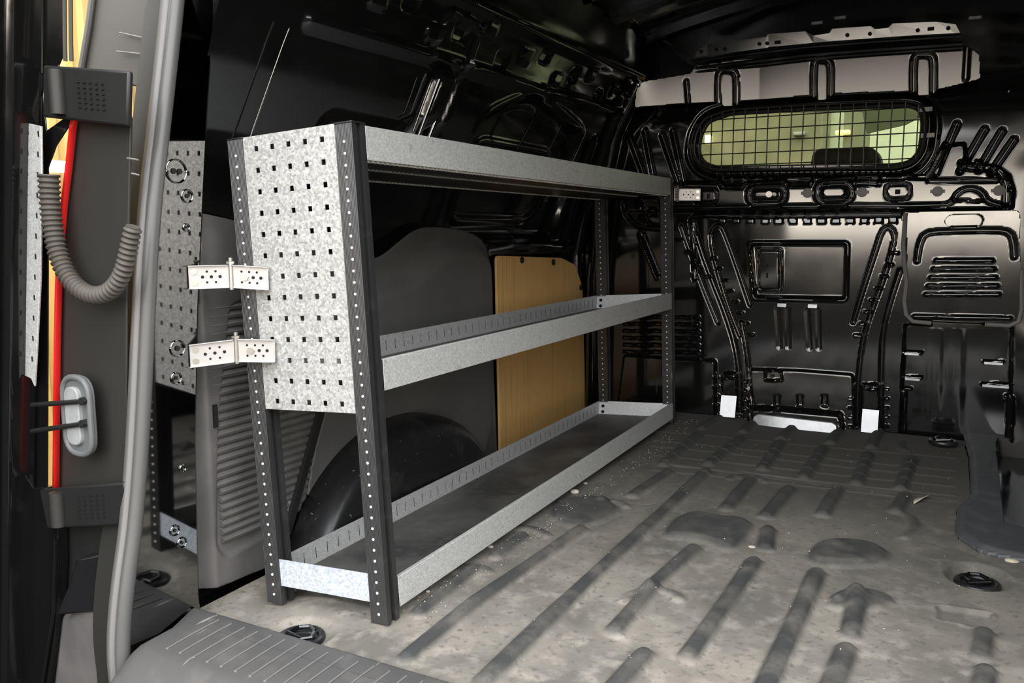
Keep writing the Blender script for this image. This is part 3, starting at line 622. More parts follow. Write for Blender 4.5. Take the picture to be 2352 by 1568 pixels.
m_ = MB(); m_.tube(seal_pts, .0125, 14); sealo = m_.build('door_seal', M['seal'], None); tag(sealo, 'long grey rubber door seal running down the rear pillar', 'door seal')
m_ = MB(); vs = []
for p in seal_pts: vs += [p+Vector((-.006, -.006, 0)), p+Vector((-.0165, -.0125, 0)), p+Vector((-.018, -.0125, 0)), p+Vector((-.034, -.006, 0)), p+Vector((-.036, .004, 0))]
m_.add(vs, [(i*5+j, i*5+j+1, i*5+6+j, i*5+5+j) for i in range(len(seal_pts)-1) for j in range(4)]); m_.build('clamping_flange', M['flange'], sealo, solid=.003, smooth=60)
# sill cover
sill = empty('sill_cover', (.3, -.18, -.02)); tag(sill, 'grey ribbed plastic cover over the rear door sill', 'sill cover')
def place_child(o, par): o.parent = par; o.matrix_parent_inverse = Matrix.Translation(par.location).inverted()
m_ = MB(); vs = []; xs = np.linspace(-.352, 1.2, 90)
prof_ = [(-.103, -.012), (-.112, .002), (-.118, .004), (-.180, .003), (-.245, .001), (-.262, -.005), (-.285, -.020), (-.31, -.042), (-.335, -.075), (-.35, -.12), (-.352, -.20)]
NP = len(prof_)
for x in xs:
    k = float(sm((-.318-x)/.034)); vs += [(x, y-.0*k, z-.025*k*k*(i > 2)) for i, (y, z) in enumerate(prof_)]
m_.add(vs, [(i*NP+j, i*NP+j+1, i*NP+NP+1+j, i*NP+NP+j) for i in range(len(xs)-1) for j in range(NP-1)])
o = m_.build('cover', M['sill'], None, smooth=60); place_child(o, sill); o.data.flip_normals()
for i in range(44):
    x = -.275+i*.0312
    m_ = MB(); m_.tube([(x, -.130, .004), (x, -.16, .0042), (x, -.20, .0034), (x, -.238, .002)], .0014, 6); m_.disc((x, -.240, .0008), (0, 0, 1), .0028, .0016, 8, dome=.0006); o = m_.build('grip_rib', M['flange'], None); place_child(o, sill)
# outer corner: bumper end, jamb, tail lamp
def quad_strip(pxs, y, z=None): return [Bp(px, py, y) for px, py in pxs]
jb = MB()
jb.prism(rounded([(lambda q: (q[0], q[2]))(hit(px, py, 1, -.19)) for px, py in ((178, 262), (300, 262), (290, 700), (290, 1110), (128, 1135), (128, 1000), (136, 700), (150, 450))], .01), lambda a, b, t: (a, -.19+t, b), 0, .005)
jamb = jb.build('rear_jamb', M['jamb'], None, bevel=.0015); tag(jamb, 'dark grey outer body jamb beside the rear door opening', kind='structure')
jamb.name = 'trim_1'
m_ = MB(); m_.prism([(lambda q: (q[0], q[2]))(hit(px, py, 1, -.05)) for px, py in ((212, -40), (392, -40), (362, 210), (178, 168))], lambda a, b, t: (a, -.05+t, b), 0, .02); m_.build('upper_jamb', M['jamb_warm'], jamb, bevel=.003)
m_ = MB(); m_.tube([Bp(216, -40, -.055), Bp(203, 60, -.055), Bp(185, 166, -.055)], .006, 8); m_.build('edge_fold', M['flange'], jamb)
m_ = MB(); m_.prism([(lambda q: (q[0], q[2]))(hit(px, py, 1, -.18)) for px, py in ((128, 1120), (300, 1085), (290, 1420), (135, 1440))], lambda a, b, t: (a, -.18+t, b), 0, .03); m_.build('lower_jamb', M['blackplastic'], jamb, bevel=.003)
m_ = MB(); m_.prism([(lambda q: (q[0], q[2]))(hit(px, py, 1, -.19)) for px, py in ((200, 1275), (285, 1262), (262, 1400), (170, 1395), (192, 1320))], lambda a, b, t: (a, -.20+t+(a+.5)*.3, b), 0, .03); m_.build('gloss_corner', M['chrome'], jamb, bevel=.004)
for (x0, y0, x1, y1) in ((275, 75, 352, 92), (268, 118, 345, 126), (292, 363, 318, 367), (302, 398, 320, 402)):
    m_ = MB(); m_.tube([Bp(x0, y0, -.058 if y0 < 200 else -.2), Bp(x1, y1, -.056 if y0 < 200 else -.195)], .0016, 6); m_.build('pale_rod', M['flange'], jamb)  # short thin pale rods across the jamb
m_ = MB(); vs = []
for i, (px, py) in enumerate(((172, 262), (166, 300), (158, 380), (147, 470), (139, 560), (134, 660), (131, 800), (129, 1000), (128, 1128))):
    p = Vector(Bp(px, py, -.20)); w_ = .0035 if i else .002; vs += [p+Vector((-w_, .004, 0)), p+Vector((-w_*.6, -.003, 0)), p+Vector((w_*.6, -.003, 0)), p+Vector((w_, .004, 0))]
m_.add(vs, [(i*4+j, i*4+j+1, i*4+5+j, i*4+4+j) for i in range(8) for j in range(3)]); tl = m_.build('tail_lamp', M['red'], None, smooth=60, solid=.002); tag(tl, 'thin red edge of the tail lamp lit at the body corner', 'tail lamp')
# bumper end
m_ = MB(); m_.prism([(lambda q: (q[0], q[2]))(hit(px, py, 1, -.20)) for px, py in ((138, 1412), (190, 1396), (262, 1400), (262, 1650), (110, 1650), (128, 1500))], lambda a, b, t: (a, -.20+t, b), 0, .10)
bp_ = m_.build('bumper', M['trim'], None, bevel=.012); tag(bp_, 'grey plastic bumper end below the left rear door', 'bumper')

# ------------------------------------------------------------------ rear door (opened), hinges
door = empty('door_1', (-.66, -.20, 0)); tag(door, 'black left rear door swung open, seen edge on', kind='structure')
def dchild(o): o.parent = door; o.matrix_parent_inverse = Matrix.Translation(door.location).inverted(); return o
ha, hb_ = Vector(Bp(100, 60, -.20)), Vector(Bp(80, 1250, -.20)); hd_ = (ha-hb_); lean = hd_.x/hd_.z
tilt = math.radians(6); ddir = Vector((-math.sin(tilt), -math.cos(tilt), 0)); up_ = Vector((lean, 0, 1)); dn = (-ddir).cross(up_).normalized(); d0 = hb_-up_*hb_.z
DF = [('pad', rounded([(-.8, -.6), (-.075, -.6), (-.075, 1.4), (-.8, 1.4)], .03), .012, .012), ('line', [(-.06, -.6), (-.06, 1.4)], -.008, .008)]
o = relief('door_skin', tuple(d0), tuple(-ddir), tuple(up_), tuple(dn), (-.85, 0), (-.5, 1.35), .006, DF, M['paint'], thick=.02); dchild(o)
def face(pxs, y, th, mt, nm):
    m_ = MB(); m_.prism([(lambda q: (q[0], q[2]))(hit(px, py, 1, y)) for px, py in pxs], lambda a, b, t: (a, y+t, b), 0, th); o = m_.build(nm, mt, None, bevel=.001); dchild(o); return o
face([(80, -60), (146, -60), (148, 118), (134, 150), (136, 166), (98, 170), (100, 240), (106, 300), (160, 262), (172, 268), (128, 335), (110, 385), (108, 1130), (70, 1130), (64, 900), (80, 600), (84, 300)], -.199, .003, M['paint'], 'door_edge')
face([(74, 1120), (106, 1120), (112, 1160), (132, 1190), (134, 1300), (126, 1450), (100, 1640), (40, 1640), (70, 1400)], -.205, .02, M['paint'], 'lower_edge')
m_ = MB(); m_.tube([Bp(128, 1235, -.21), Bp(124, 1400, -.21), Bp(108, 1500, -.21), Bp(92, 1600, -.21)], .004, 8); dchild(m_.build('edge_bead', M['paint'], None))
st_ = face([(60, 282), (94, 290), (95, 400), (92, 640), (84, 800), (79, 888), (71, 870), (64, 866), (50, 860), (50, 720), (56, 560)], -.222, .004, M['galv_beam'], 'plate_reflection')  # added strip standing in for the rack plate mirrored in the door paint
st_['label'] = 'narrow strip standing in for the rack plate reflected in the door'
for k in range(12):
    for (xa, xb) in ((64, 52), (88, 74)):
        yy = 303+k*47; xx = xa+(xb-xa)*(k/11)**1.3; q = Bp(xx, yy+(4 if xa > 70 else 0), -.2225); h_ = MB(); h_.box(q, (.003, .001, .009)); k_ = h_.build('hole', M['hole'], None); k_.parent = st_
m_ = MB(); m_.tube([Bp(8, -60, -.21), Bp(14, 200, -.21), Bp(20, 500, -.21), Bp(16, 800, -.21), Bp(-10, 1000, -.21)], .024, 24); dchild(m_.build('sky_streak_roll', M['doormirror'], None))  # mirror roll added to give the door edge a streak of sky
m_ = MB(); m_.tube([Bp(32, -60, -.228), Bp(40, 200, -.228), Bp(44, 450, -.228), Bp(42, 700, -.228), Bp(36, 840, -.228)], .0035, 8); dchild(m_.build('door_weather_strip', M['flange'], None))
for xx in (149, 163):
    m_ = MB(); m_.tube([Bp(xx-1, -20, -.20), Bp(xx, 100, -.20), Bp(xx+1, 140, -.20)], .0035, 8); dchild(m_.build('edge_rod', M['hose'], None))
for (yy, h_) in ((210, .085), (1168, .075)):
    q0 = Bp(104, yy, -.215); q1 = Bp(300, yy+(18 if yy < 500 else -14), -.215)
    m_ = MB(); v0, v1 = Vector(q0), Vector(q1); dd = v1-v0; R_ = Matrix.Rotation(-math.atan2(dd.z, dd.x), 3, 'Y')
    m_.box((v0+v1)/2, (dd.length, .010, h_), R_)
    hg = m_.build('hinge', M['blackplastic'], None, bevel=.004); dchild(hg)
    m_ = MB(); m_.tube([v0+dd*.22+Vector((0, -.010, -h_*.42)), v0+dd*.22+Vector((0, -.010, h_*.42))], .013, 14)
    k_ = m_.build('hinge_knuckle', M['jamb'], None); k_.parent = hg
    m_ = MB()
    for i in range(5): 
        for j in range(6):
            m_.box(v0+dd*(.45+.07*i)+Vector((0, -.006, (j-2.5)*.008)), (.006, .003, .003))
    k_ = m_.build('embossed_mark', M['blackplastic'], None); k_.parent = hg
# door check: boot and rods
bt = MB(); bc = Bp(190, 952, -.212); bx, bz = .038, .072
def rr(w_, h_, r_): return rounded([(-w_, -h_), (w_, -h_), (w_, h_), (-w_, h_)], r_)
bt.prism(rr(bx, bz, .05), lambda a, b, t: (bc[0]+a, bc[1]-t, bc[2]+b), 0, .010)
bt.tube([(bc[0]+a, bc[1]-.010, bc[2]+b) for a, b in rr(bx*.92, bz*.95, .05)], .006, 8, closed=True)
bo = bt.build('check_boot', M['boot'], None, bevel=.003); tag(bo, 'rounded grey rubber boot around the door check strap', 'rubber boot')
m_ = MB(); m_.prism(rr(bx*.5, bz*.72, .02), lambda a, b, t: (bc[0]+a-.004, bc[1]-t, bc[2]+b), .008, .018); m_.build('pale_insert', M['bootpale'], bo, bevel=.002)
ck = empty('door_check', (bc[0], bc[1]-.02, bc[2])); tag(ck, 'pair of dark rods of the door check crossing the gap', 'door check')
for yy, y2 in ((930, 922), (990, 974)):
    m_ = MB(); a_ = Vector(Bp(74, yy, -.23)); b2 = Vector(Bp(185, y2, -.235)); m_.tube([a_, b2], .0045, 8); m_.tube([b2, b2+Vector((0, .018, 0))], .007, 8)
    o = m_.build('rod', M['blackplastic'], None); place_child(o, ck)
# corrugated hose
hp = [Vector(Bp(px, py, -.225)) for px, py in ((112, 400), (114, 450), (120, 520), (134, 590), (160, 645), (195, 675), (232, 680), (262, 662), (284, 625), (296, 570), (306, 520))]
hc = [Vector(p) for p in chaikin([np.array(p) for p in hp], 3, False)]
tot = [0]
for a_, b2 in zip(hc, hc[1:]): tot.append(tot[-1]+(b2-a_).length)
fine = []; rad = []; NS = 420; ncor = 46
for i in range(NS):
    s_ = tot[-1]*i/(NS-1); k = min(len(hc)-2, int(np.searchsorted(tot, s_, 'right')-1)); u = (s_-tot[k])/max(tot[k+1]-tot[k], 1e-9)
    fine.append(hc[k].lerp(hc[k+1], u)); rad.append((.0165-.004*i/NS)+.0018*math.sin(2*math.pi*ncor*i/NS))
m_ = MB(); m_.tube(fine, rad, 14); ho = m_.build('corrugated_hose', M['hose'], None, smooth=80); tag(ho, 'brown grey corrugated wiring hose hanging in a loop from door', 'hose')

# ------------------------------------------------------------------ shelving rack
RX, RY, RZ = -.00022, -.05804, .0083
rack = empty('shelving_rack', (0, 0, 0), (RX, RY, RZ)); tag(rack, 'galvanised three tier shelving rack with black posts and perforated end plate', 'shelving rack')
w, Lr, Hr, wf, wdp = .2832, 1.736, .87, .0366, .0354
def tw(p):   # the far end stands slightly twisted
    x, y, z = p; k = min(max(y/Lr, 0), 1.05); return (x+(-.0056+.0235*z)*k, y, z)
def post(x1, y0, zt=Hr, zb=0., name='post'):
    # extruded profile, front face to -Y, slotted side to +X ; x1 = right edge
    pr = [(-wf, 0)]
    n_ = 12
    for i in range(n_):   # fine reeding
        a = -wf+wf*(i+.25)/n_; pr += [(a, 0), (a+wf*.25/n_, .0007), (a+wf*.5/n_, .0007), (a+wf*.6/n_, 0)]
    pr += [(0, 0), (0, .010), (-.011, .010), (-.011, .014), (-.004, .014), (-.004, .018), (-.011, .018), (-.011, .024), (0, .024), (0, wdp), (-.004, wdp), (-wf+.004, wdp), (-wf, wdp)]
    m_ = MB(); m_.prism(pr, lambda a, b, t: (x1+a, y0+b, t), zb, zt)
    o = m_.build(name, M['post'], rack, smooth=20, warp=tw)
    m_ = MB(); m_.box((x1-wf/2, y0+wdp/2, zt+.0015), (wf+.002, wdp+.002, .003)); c_ = m_.build('post_cap', M['blackplastic'], o, warp=tw, bevel=.001)
    m_ = MB(); z = zb+.018
    while z < zt-.015:
        m_.disc((x1-wf*.5, y0, z), (0, -1, 0), .0026, .0008, 8, dome=.0008); z += .0196
    m_.build('dimple_row', M['dot'], o, warp=tw, smooth=60)
    return o
zA = -w*math.tan(-RY)*0
post(0, 0, zb=-.001); post(-w+wf, 0, zb=0.); post(0, Lr, zb=.0); post(-w+wf, Lr, zb=.0)
# perforated end plate
px0, px1, pz0, pz1 = -w+wf, -wf, .378, .872
hx = [-.0665-.0375*i for i in range(5)][::-1]; hz = [.8495-.038*i for i in range(13)][::-1]; hs = .0046
gx = [px0]+[v for c_ in hx for v in (c_-hs, c_+hs)]+[px1]; gz = [pz0]+[v for c_ in hz for v in (c_-hs, c_+hs)]+[pz1]
m_ = MB(); nx_ = len(gx); yP = .0015
m_.add([(x, yP, z) for z in gz for x in gx], [(j*nx_+i, j*nx_+i+1, (j+1)*nx_+i+1, (j+1)*nx_+i) for j in range(len(gz)-1) for i in range(nx_-1) if not (i % 2 == 1 and j % 2 == 1)])
m_.build('perforated_plate', M['galv'], rack, smooth=0, solid=.0018, warp=tw)
m_ = MB(); nx_ = 2   # far end plate behind posts C and D at the bottom and middle are trays; a folded lip on the end plate
m_.box((px0/2+px1/2, .012, pz0+.001), (px1-px0, .018, .002)); m_.build('folded_lip', M['galv'], rack, warp=tw)
# trays
def tray(z0, z1, name, slit_back=True, end_near=True, inner=True):
    t = .0016; hgt = z1-z0; y0, y1 = wdp+.006, Lr+.002
    o = MB(); o.box((-w/2, (y0+y1)/2, z0+.006), (w-.004, y1-y0, .004)); base = o.build(name, M['shelfrubber'], rack, warp=tw)
    f = MB(); f.box((-.0005, (y0+y1)/2, (z0+z1)/2), (t, y1-y0+.004, hgt)); f.box((-.004, (y0+y1)/2, z1), (.008, y1-y0, .0014)); f.build('front_rail', M['galv_beam'], base, warp=tw, bevel=.0004)
    f = MB(); f.box((-w+.0005, (y0+y1)/2, (z0+z1)/2), (t, y1-y0+.004, hgt)); yy = y0+.03
    while yy < y1-.02:
        f.box((-w+.0016, yy, z0+hgt*.55), (.0006, .0012, hgt*.42), m=1); yy += .036
    f.build('back_rail', [M['galv_beam'], M['hole']], base, warp=tw)
    f = MB(); f.prism([(Lr-.010, z0), (Lr-.008, z0), (Lr+.003, z1), (Lr+.001, z1)], lambda a, b, tt: (tt, a, b), -w+.002, -.002); f.build('end_rail', M['galv_skylit'], base, warp=tw)
    for dz in (.30, .68):
        f = MB(); f.disc((-w+.018, Lr-.009+.011*dz, z0+hgt*dz), (0, -1, 0), .006, .003, 12); f.build('end_bolt', M['hole'], base, warp=tw)
    return base
bt_ = tray(.018, .073, 'bottom_tray'); md_ = tray(.413, .468, 'middle_tray')
m_ = MB(); m_.box((-w/2, .003, .0625), (w-2*wf+.004, .0016, .052)); m_.build('near_end_rail', M['galv_near'], bt_, warp=tw)
# top shelf, open side down
m_ = MB(); y0, y1 = wdp, Lr+.004
m_.box((-.0005, (y0+y1)/2, .8395), (.0016, y1-y0, .057)); m_.box((-.006, (y0+y1)/2, .8115), (.012, y1-y0, .0014)); tp = m_.build('top_rail', M['galv_beam'], rack, warp=tw, bevel=.0004)
m_ = MB(); m_.box((-w/2, (y0+y1)/2, .862), (w-.002, y1-y0, .002)); m_.build('top_plate', M['galv_beam'], tp, warp=tw)
m_ = MB(); m_.box((-w/2, (y0+y1)/2, .8165), (w-.008, y1-y0, .0014)); und = m_
m_ = MB(); m_.box((-w+.001, (y0+y1)/2, .843), (.0016, y1-y0, .052)); m_.build('back_rail', M['galv_beam'], tp, warp=tw)
m_ = und
for (xx, z_) in ((-.010, .8103), (-.12, .8153), (-.262, .8153)):
    yy = y0+.01
    while yy < y1:
        m_.box((xx, yy, z_), (.007, .006, .0045), m=1); yy += .0145  # pale studs stand in for light showing through the shelf holes
m_.build('underside', [M['post'], M['dot']], tp, warp=tw)

# ------------------------------------------------------------------ brackets
def bracket(label, pA, pH, pB, h, top_pin=True):
    """hinged zinc bracket: plate A from pA to the pin pH, plate B from pH to pB (xyz of mid-height)"""
    pA, pH, pB = Vector(pA), Vector(pH), Vector(pB); root = empty('mounting_bracket', pH); tag(root, label, 'bracket')
    for (p, q, nm, sgn) in ((pA, pH, 'fixed_plate', 1), (pH, pB, 'hinged_plate', -1)):
        d = q-p; Ln = d.length; d.normalize(); nrm = Vector((d.y, -d.x, 0)).normalized(); nrm = -nrm if nrm.dot(Vector(CAM)-p) < 0 else nrm; up = Vector((0, 0, 1))
        gap = .004; a0 = p if nm == 'fixed_plate' else p+d*gap; Ln -= gap
        m_ = MB()
        m_.box(a0+d*Ln/2-root.location, (Ln, .002, h), Matrix((d, -nrm, up)).transposed())
        for s_ in (-1, 1): m_.box(a0+d*Ln/2+up*s_*(h/2)+nrm*.004-root.location, (Ln, .008, .0016), Matrix((d, -nrm, up)).transposed())
        o = m_.build(nm, M['bracket'], root, bevel=.0006)
        n_ = max(3, int(Ln/.0155)); m2 = MB()
        for i in range(n_):
            for k in (-1, 0, 1):
                a = (i+.6+(.5 if k else 0))/(n_+.6)*Ln
                if k and i == n_-1: continue
                if a < (.022 if nm == 'fixed_plate' else .01): continue
                m2.disc(a0+d*a+up*k*h*.24+nrm*.0009-root.location, nrm, .0030 if k == 0 else .0021, .0005, 10)
        m2.build('hole_pattern', M['hole'], o)
        if nm == 'fixed_plate':
            for k in (-1, 1):
                m3 = MB(); m3.disc(a0+d*.010+up*k*h*.25+nrm*.001-root.location, nrm, .0055, .0015, 14); m3.build('screw', M['screw'], o)
        else:
            m3 = MB(); m3.disc(a0+d*Ln*.33+nrm*.001-root.location, nrm, .007, .003, 6); m3.build('bolt', M['screw'], o)
    m_ = MB(); m_.tube([(0, 0, -h*.60), (0, 0, h*.60)], .0045, 12); m_.disc((0, 0, h*.56), (0, 0, 1), .0075, .004, 6); m_.disc((0, 0, h*.60+.003), (0, 0, 1), .0035, .006, 10)
    m_.build('hinge_pin', M['screw'], root)
    return root
def mid(px, y0, y1, Y): a_ = Bp(px, y0, Y); b2 = Bp(px, y1, Y); return ((a_[0]+b2[0])/2, Y, (a_[2]+b2[2])/2)
def midP(px, y0, y1): a_ = onP(px, y0, .002); b2 = onP(px, y1, .002); return tuple((a_+b2)/2)
bracket('upper zinc hinge bracket joining the pillar to the perforated end plate', midP(433, 611, 663), mid(531, 606, 662, -.040), mid(617, 612, 667, -.006), .040)
bracket('lower zinc hinge bracket joining the pillar to the perforated end plate', midP(436, 790, 845), mid(543, 778, 830, -.042), mid(632, 779, 831, -.006), .040)
bracket('small zinc bracket fixing the far rack post to the bulkhead', mid(1609, 433, 461, 1.93), mid(1557, 433, 461, 1.905), mid(1549, 430, 462, 1.775), .042)

# ------------------------------------------------------------------ bulkhead cover, grille, plugs
CY = 1.895
def Cq(*pts): return [(lambda q: (q[0], q[2]))(hit(px, py, 1, CY)) for px, py in pts]
co_out = rounded(Cq((2082, 487), (2344, 481), (2343, 560), (2346, 620), (2345, 710), (2335, 738), (2318, 744), (2110, 733), (2086, 725), (2076, 700), (2078, 640), (2083, 600)), .02)
CFt = [('line', rounded(Cq((2104, 720), (2106, 620), (2112, 555), (2122, 535), (2145, 531), (2300, 528), (2322, 536), (2330, 560), (2334, 640)), .006)[:-1], -.006, .010)]
CFt = [('line', chaikin(Cq((2106, 600), (2112, 560), (2124, 536), (2160, 531), (2290, 528), (2320, 534), (2328, 556), (2330, 590)), 1, False), -.008, .011), ('line', Cq((2100, 726), (2320, 731)), .008, .009)]
for i in range(5):
    y = 598+i*19.5; x0 = 2150-i*6; x1 = 2278+i*4; CFt.append(('line', Cq((x0, y), (x1, y)), .008, .009))
slot_h = rounded(Cq((2168, 508), (2180, 493), (2250, 491), (2262, 502), (2252, 523), (2182, 525)), .02)
cov = relief('bulkhead_cover', (0, CY, 0), X_, Z_, (0, -1, 0), (.62, 1.08), (.36, .80), .0034, CFt, M['satin'], outline=co_out, holes=[slot_h], thick=.012, base=lambda a, b: .0*a)
tag(cov, 'square black louvred cover plate with a hand slot on the bulkhead', 'cover plate')
m_ = MB(); edge = [(2081, 489), (2076, 560), (2078, 600), (2083, 650), (2078, 690), (2082, 722), (2098, 738), (2140, 742)]
m_.tube([Bp(px-1, py, CY) for px, py in edge], .007, 8); m_.tube([Bp(px, py, CY) for px, py in ((2262, 745), (2318, 748), (2340, 738), (2347, 710), (2347, 620))], .007, 8); m_.build('rubber_edge', M['flange'], cov)
m_ = MB(); m_.box(Bp(2078, 500, CY+.02), (.018, .03, .02)); m_.build('edge_bracket', M['satin'], cov, bevel=.003)
m_ = MB(); m_.box((.89, CY+.03, .38), (.20, .03, .012)); m_.build('hinge_strip', M['paint'], cov)
# grille
gr = empty('window_grille', (ctr[0], YB-.035, ctr[1])); tag(gr, 'black wire mesh grille fixed over the bulkhead window', 'grille')
gg = grow(glass, .012); GY = YB-.035
m_ = MB(); m_.tube([(p[0], GY, p[1]) for p in gg], .0045, 8, closed=True); place_child(m_.build('grille_frame', M['blackplastic'], None), gr)
gp = np.array([list(p) for p in gg]); gx0, gz0 = gp.min(0); gx1, gz1 = gp.max(0)
def spans(val, ax):
    r_ = []; n = len(gp)
    for i in range(n):
        a_, b2 = gp[i], gp[(i+1) % n]
        if (a_[ax]-val)*(b2[ax]-val) < 0: t = (val-a_[ax])/(b2[ax]-a_[ax]); r_.append(a_[1-ax]+t*(b2[1-ax]-a_[1-ax]))
    return (min(r_), max(r_)) if len(r_) > 1 else None
n_v, n_h = 19, 5
for i in range(n_v):
    x = gx0+(gx1-gx0)*(i+.6)/(n_v+.2); s_ = spans(x, 0)
    if s_: m_ = MB(); m_.tube([(x, GY-.002, s_[0]), (x, GY-.002, s_[1])], .0021, 6); place_child(m_.build('vertical_wire', M['blackplastic'], None), gr)
for i in range(n_h):
    z = gz0+(gz1-gz0)*(i+.7)/(n_h+.5); s_ = spans(z, 1)
    if s_: m_ = MB(); m_.tube([(s_[0], GY+.002, z), (s_[1], GY+.002, z)], .0021, 6); place_child(m_.build('horizontal_wire', M['blackplastic'], None), gr)
for (px, py) in ((1600, 288), (1583, 335), (2135, 250), (2140, 310)):
    m_ = MB(); q = Bp(px, py, GY+.006); inward = 1 if px < 1800 else -1; m_.box((q[0]+inward*.012, GY+.012, q[2]), (.04, .005, .014)); m_.disc((q[0], GY+.008, q[2]), (0, -1, 0), .005, .005, 10)
    place_child(m_.build('fixing_clip', M['paint'], None), gr)
first = None
PLABEL = ['leftmost of the four round grey plugs in the slotted beam', 'grey round plug just left of the square slotted boss', 'grey round plug just right of the square slotted boss', 'rightmost of the four round grey plugs in the slotted beam']
for i, (px, py) in enumerate(((1858, 444), (1982, 442), (2154, 440), (2294, 438))):
    q = bulk_h(px, py)
    if first is None:
        first = empty('blanking_plug', q); m_ = MB(); m_.disc((0, 0, 0), (0, -1, 0), .0165, .005, 20, dome=.001); m_.build('cap', M['greyplug'], first)
        for dx in (-.018, .018):
            m_ = MB(); m_.box((dx, -.003, 0), (.007, .006, .010)); m_.build('clip_wing', M['greyplug'], first)
        r_ = first
    else:
        r_ = first.copy(); COL.objects.link(r_); r_.location = q
        for ch in first.children: c_ = ch.copy(); COL.objects.link(c_); c_.parent = r_
    tag(r_, PLABEL[i], 'plug', 'grey plugs in the bulkhead beam')

# ------------------------------------------------------------------ step well, tie downs, debris
so = rounded(Gz((2212, 1000), (2225, 1050), (2229, 1145), (2198, 1170), (2193, 1229), (2250, 1268), (2352, 1290))+[(1.2, .84), (1.2, 2.02), (.93, 2.05)], .03)
si = rounded(Gz((2286, 1027), (2306, 1214), (2352, 1224))+[(1.16, 1.04), (1.16, 1.97), (1.0, 1.97)], .012)
st = relief('step_surround', (0, 0, .004), X_, Y_, Z_, (.86, 1.21), (.80, 2.06), .005, [('ring', so, -.010, .014)], M['steprim'], base=lambda a, b: .010+0*a, outline=so, holes=[si], thick=.02)
tag(st, 'dark rubber surround of the side door step well at right', 'step surround')
m_ = MB(); n = len(si); m_.add([(p[0], p[1], .012) for p in si]+[(p[0]+(.04 if p[0] < 1.05 else 0), p[1]+(-.01 if p[1] > 1.5 else .01), -.22) for p in si], [(i, (i+1) % n, (i+1) % n+n, i+n) for i in range(n)]+[tuple(range(n, 2*n))]); m_.build('step_well', M['void'], st, smooth=50)
def tie(label, c_, rz, flat=False):
    root = empty('tie_down_ring', (c_[0], c_[1], mat_z(*c_) if not flat else .008), (0, 0, rz)); tag(root, label, 'tie-down ring')
    m_ = MB(); m_.disc((0, 0, 0), (0, 0, 1), .034, .004, 28); m_.tube([(.036*math.cos(t), .036*math.sin(t), .004) for t in np.linspace(0, 2*math.pi, 33)[:-1]], .007, 8, closed=True); m_.build('cup', M['arch'], root)
    m_ = MB(); m_.tube([(-.020, -.012, .012), (-.022, .010, .012), (-.008, .024, .014), (.012, .022, .014), (.024, .006, .012), (.020, -.012, .012)], .0042, 8, closed=True); m_.build('ring', M['paint'], root)
    m_ = MB(); m_.disc((0, -.010, .004), (0, 0, 1), .009, .006, 6, dome=.002); m_.build('bolt', M['paint'], root)
    return root
tie('glossy black recessed tie-down ring in the mat beside the step well', ringc, .3); tie('black tie-down ring in front of the near left rack post', ring2, -.3); tie('black tie-down ring at the far right corner by the bulkhead', ring3, .1, True)
lx, ly = Gz((2116, 1146))[0]; m_ = MB()
lf = [(-.022, 0, 0), (-.014, .010, .008), (0, .014, .012), (.014, .008, .010), (.030, -.004, .002), (.014, -.010, .004), (-.004, -.012, .003), (-.014, -.008, .002), (0, 0, .005)]
m_.add([(-a*.35+b*1.2, -a*1.5+b, c) for a, b, c in lf], [(i, (i+1) % 8, 8) for i in range(8)]); lfo = m_.build('dry_leaf', M['leaf'], None, solid=.0012, smooth=80); lfo.location = (lx, ly, mat_z(lx, ly)+.002); tag(lfo, 'curled pale dry leaf lying on the mat toward the step', 'leaf')
def pebble(name, px, py, r_, label, cat, m='stone', flat=.6):
    x, y = Gz((px, py))[0]; import bmesh
    bm = bmesh.new(); bmesh.ops.create_icosphere(bm, subdivisions=2, radius=r_)
    for v in bm.verts: v.co = Vector((v.co.x*1.2, v.co.y, v.co.z*flat))*(1+random.uniform(-.15, .15))
    me = bpy.data.meshes.new(name); bm.to_mesh(me); bm.free(); me.materials.append(M[m]); me.shade_smooth(); o = bpy.data.objects.new(name, me); COL.objects.link(o); o.location = (x, y, mat_z(x, y)+r_*flat*.7); tag(o, label, cat); return o
pebble('pebble', 1320, 1128, .011, 'largest tan pebble lying against the bottom front rail', 'pebble')
pebble('pebble', 1127, 1254, .006, 'small white chip beside the front rail near the middle', 'chip')
pebble('pebble', 1345, 1107, .005, 'tiny pale pebble just beyond the large tan pebble', 'pebble')
pebble('pebble', 983, 1357, .004, 'tiny pale chip by the front rail next to the near post', 'chip')
pebble('paint_chip', 1728, 1254, .007, 'white paint chip on the mat beside the raised pad', 'chip', flat=.25)
pebble('wood_scrap', 2325, 1284, .012, 'cream scrap lying on the lower edge of the step surround', 'scrap', 'leaf', .3)
m_ = MB()
for _ in range(420):
    x = random.uniform(-.02, .05) if random.random() < .4 else random.uniform(0, .95); y = random.uniform(.05, 1.85); r_ = random.uniform(.0006, .0018)
    if random.random() < .4: x = random.uniform(.012, .05)
    z = mat_z(x, y)+r_*.4; a = random.uniform(0, 6.28); m_.add([(x+r_*math.cos(a), y+r_*math.sin(a), z), (x+r_*math.cos(a+2.1), y+r_*math.sin(a+2.1), z), (x+r_*math.cos(a+4.2), y+r_*math.sin(a+4.2), z), (x, y, z+r_)], [(0, 1, 3), (1, 2, 3), (2, 0, 3), (0, 2, 1)])
gt = m_.build('grit', M['stone'], None, smooth=0); tag(gt, 'fine pale grit scattered on the mat along the rack', 'grit', kind='stuff')

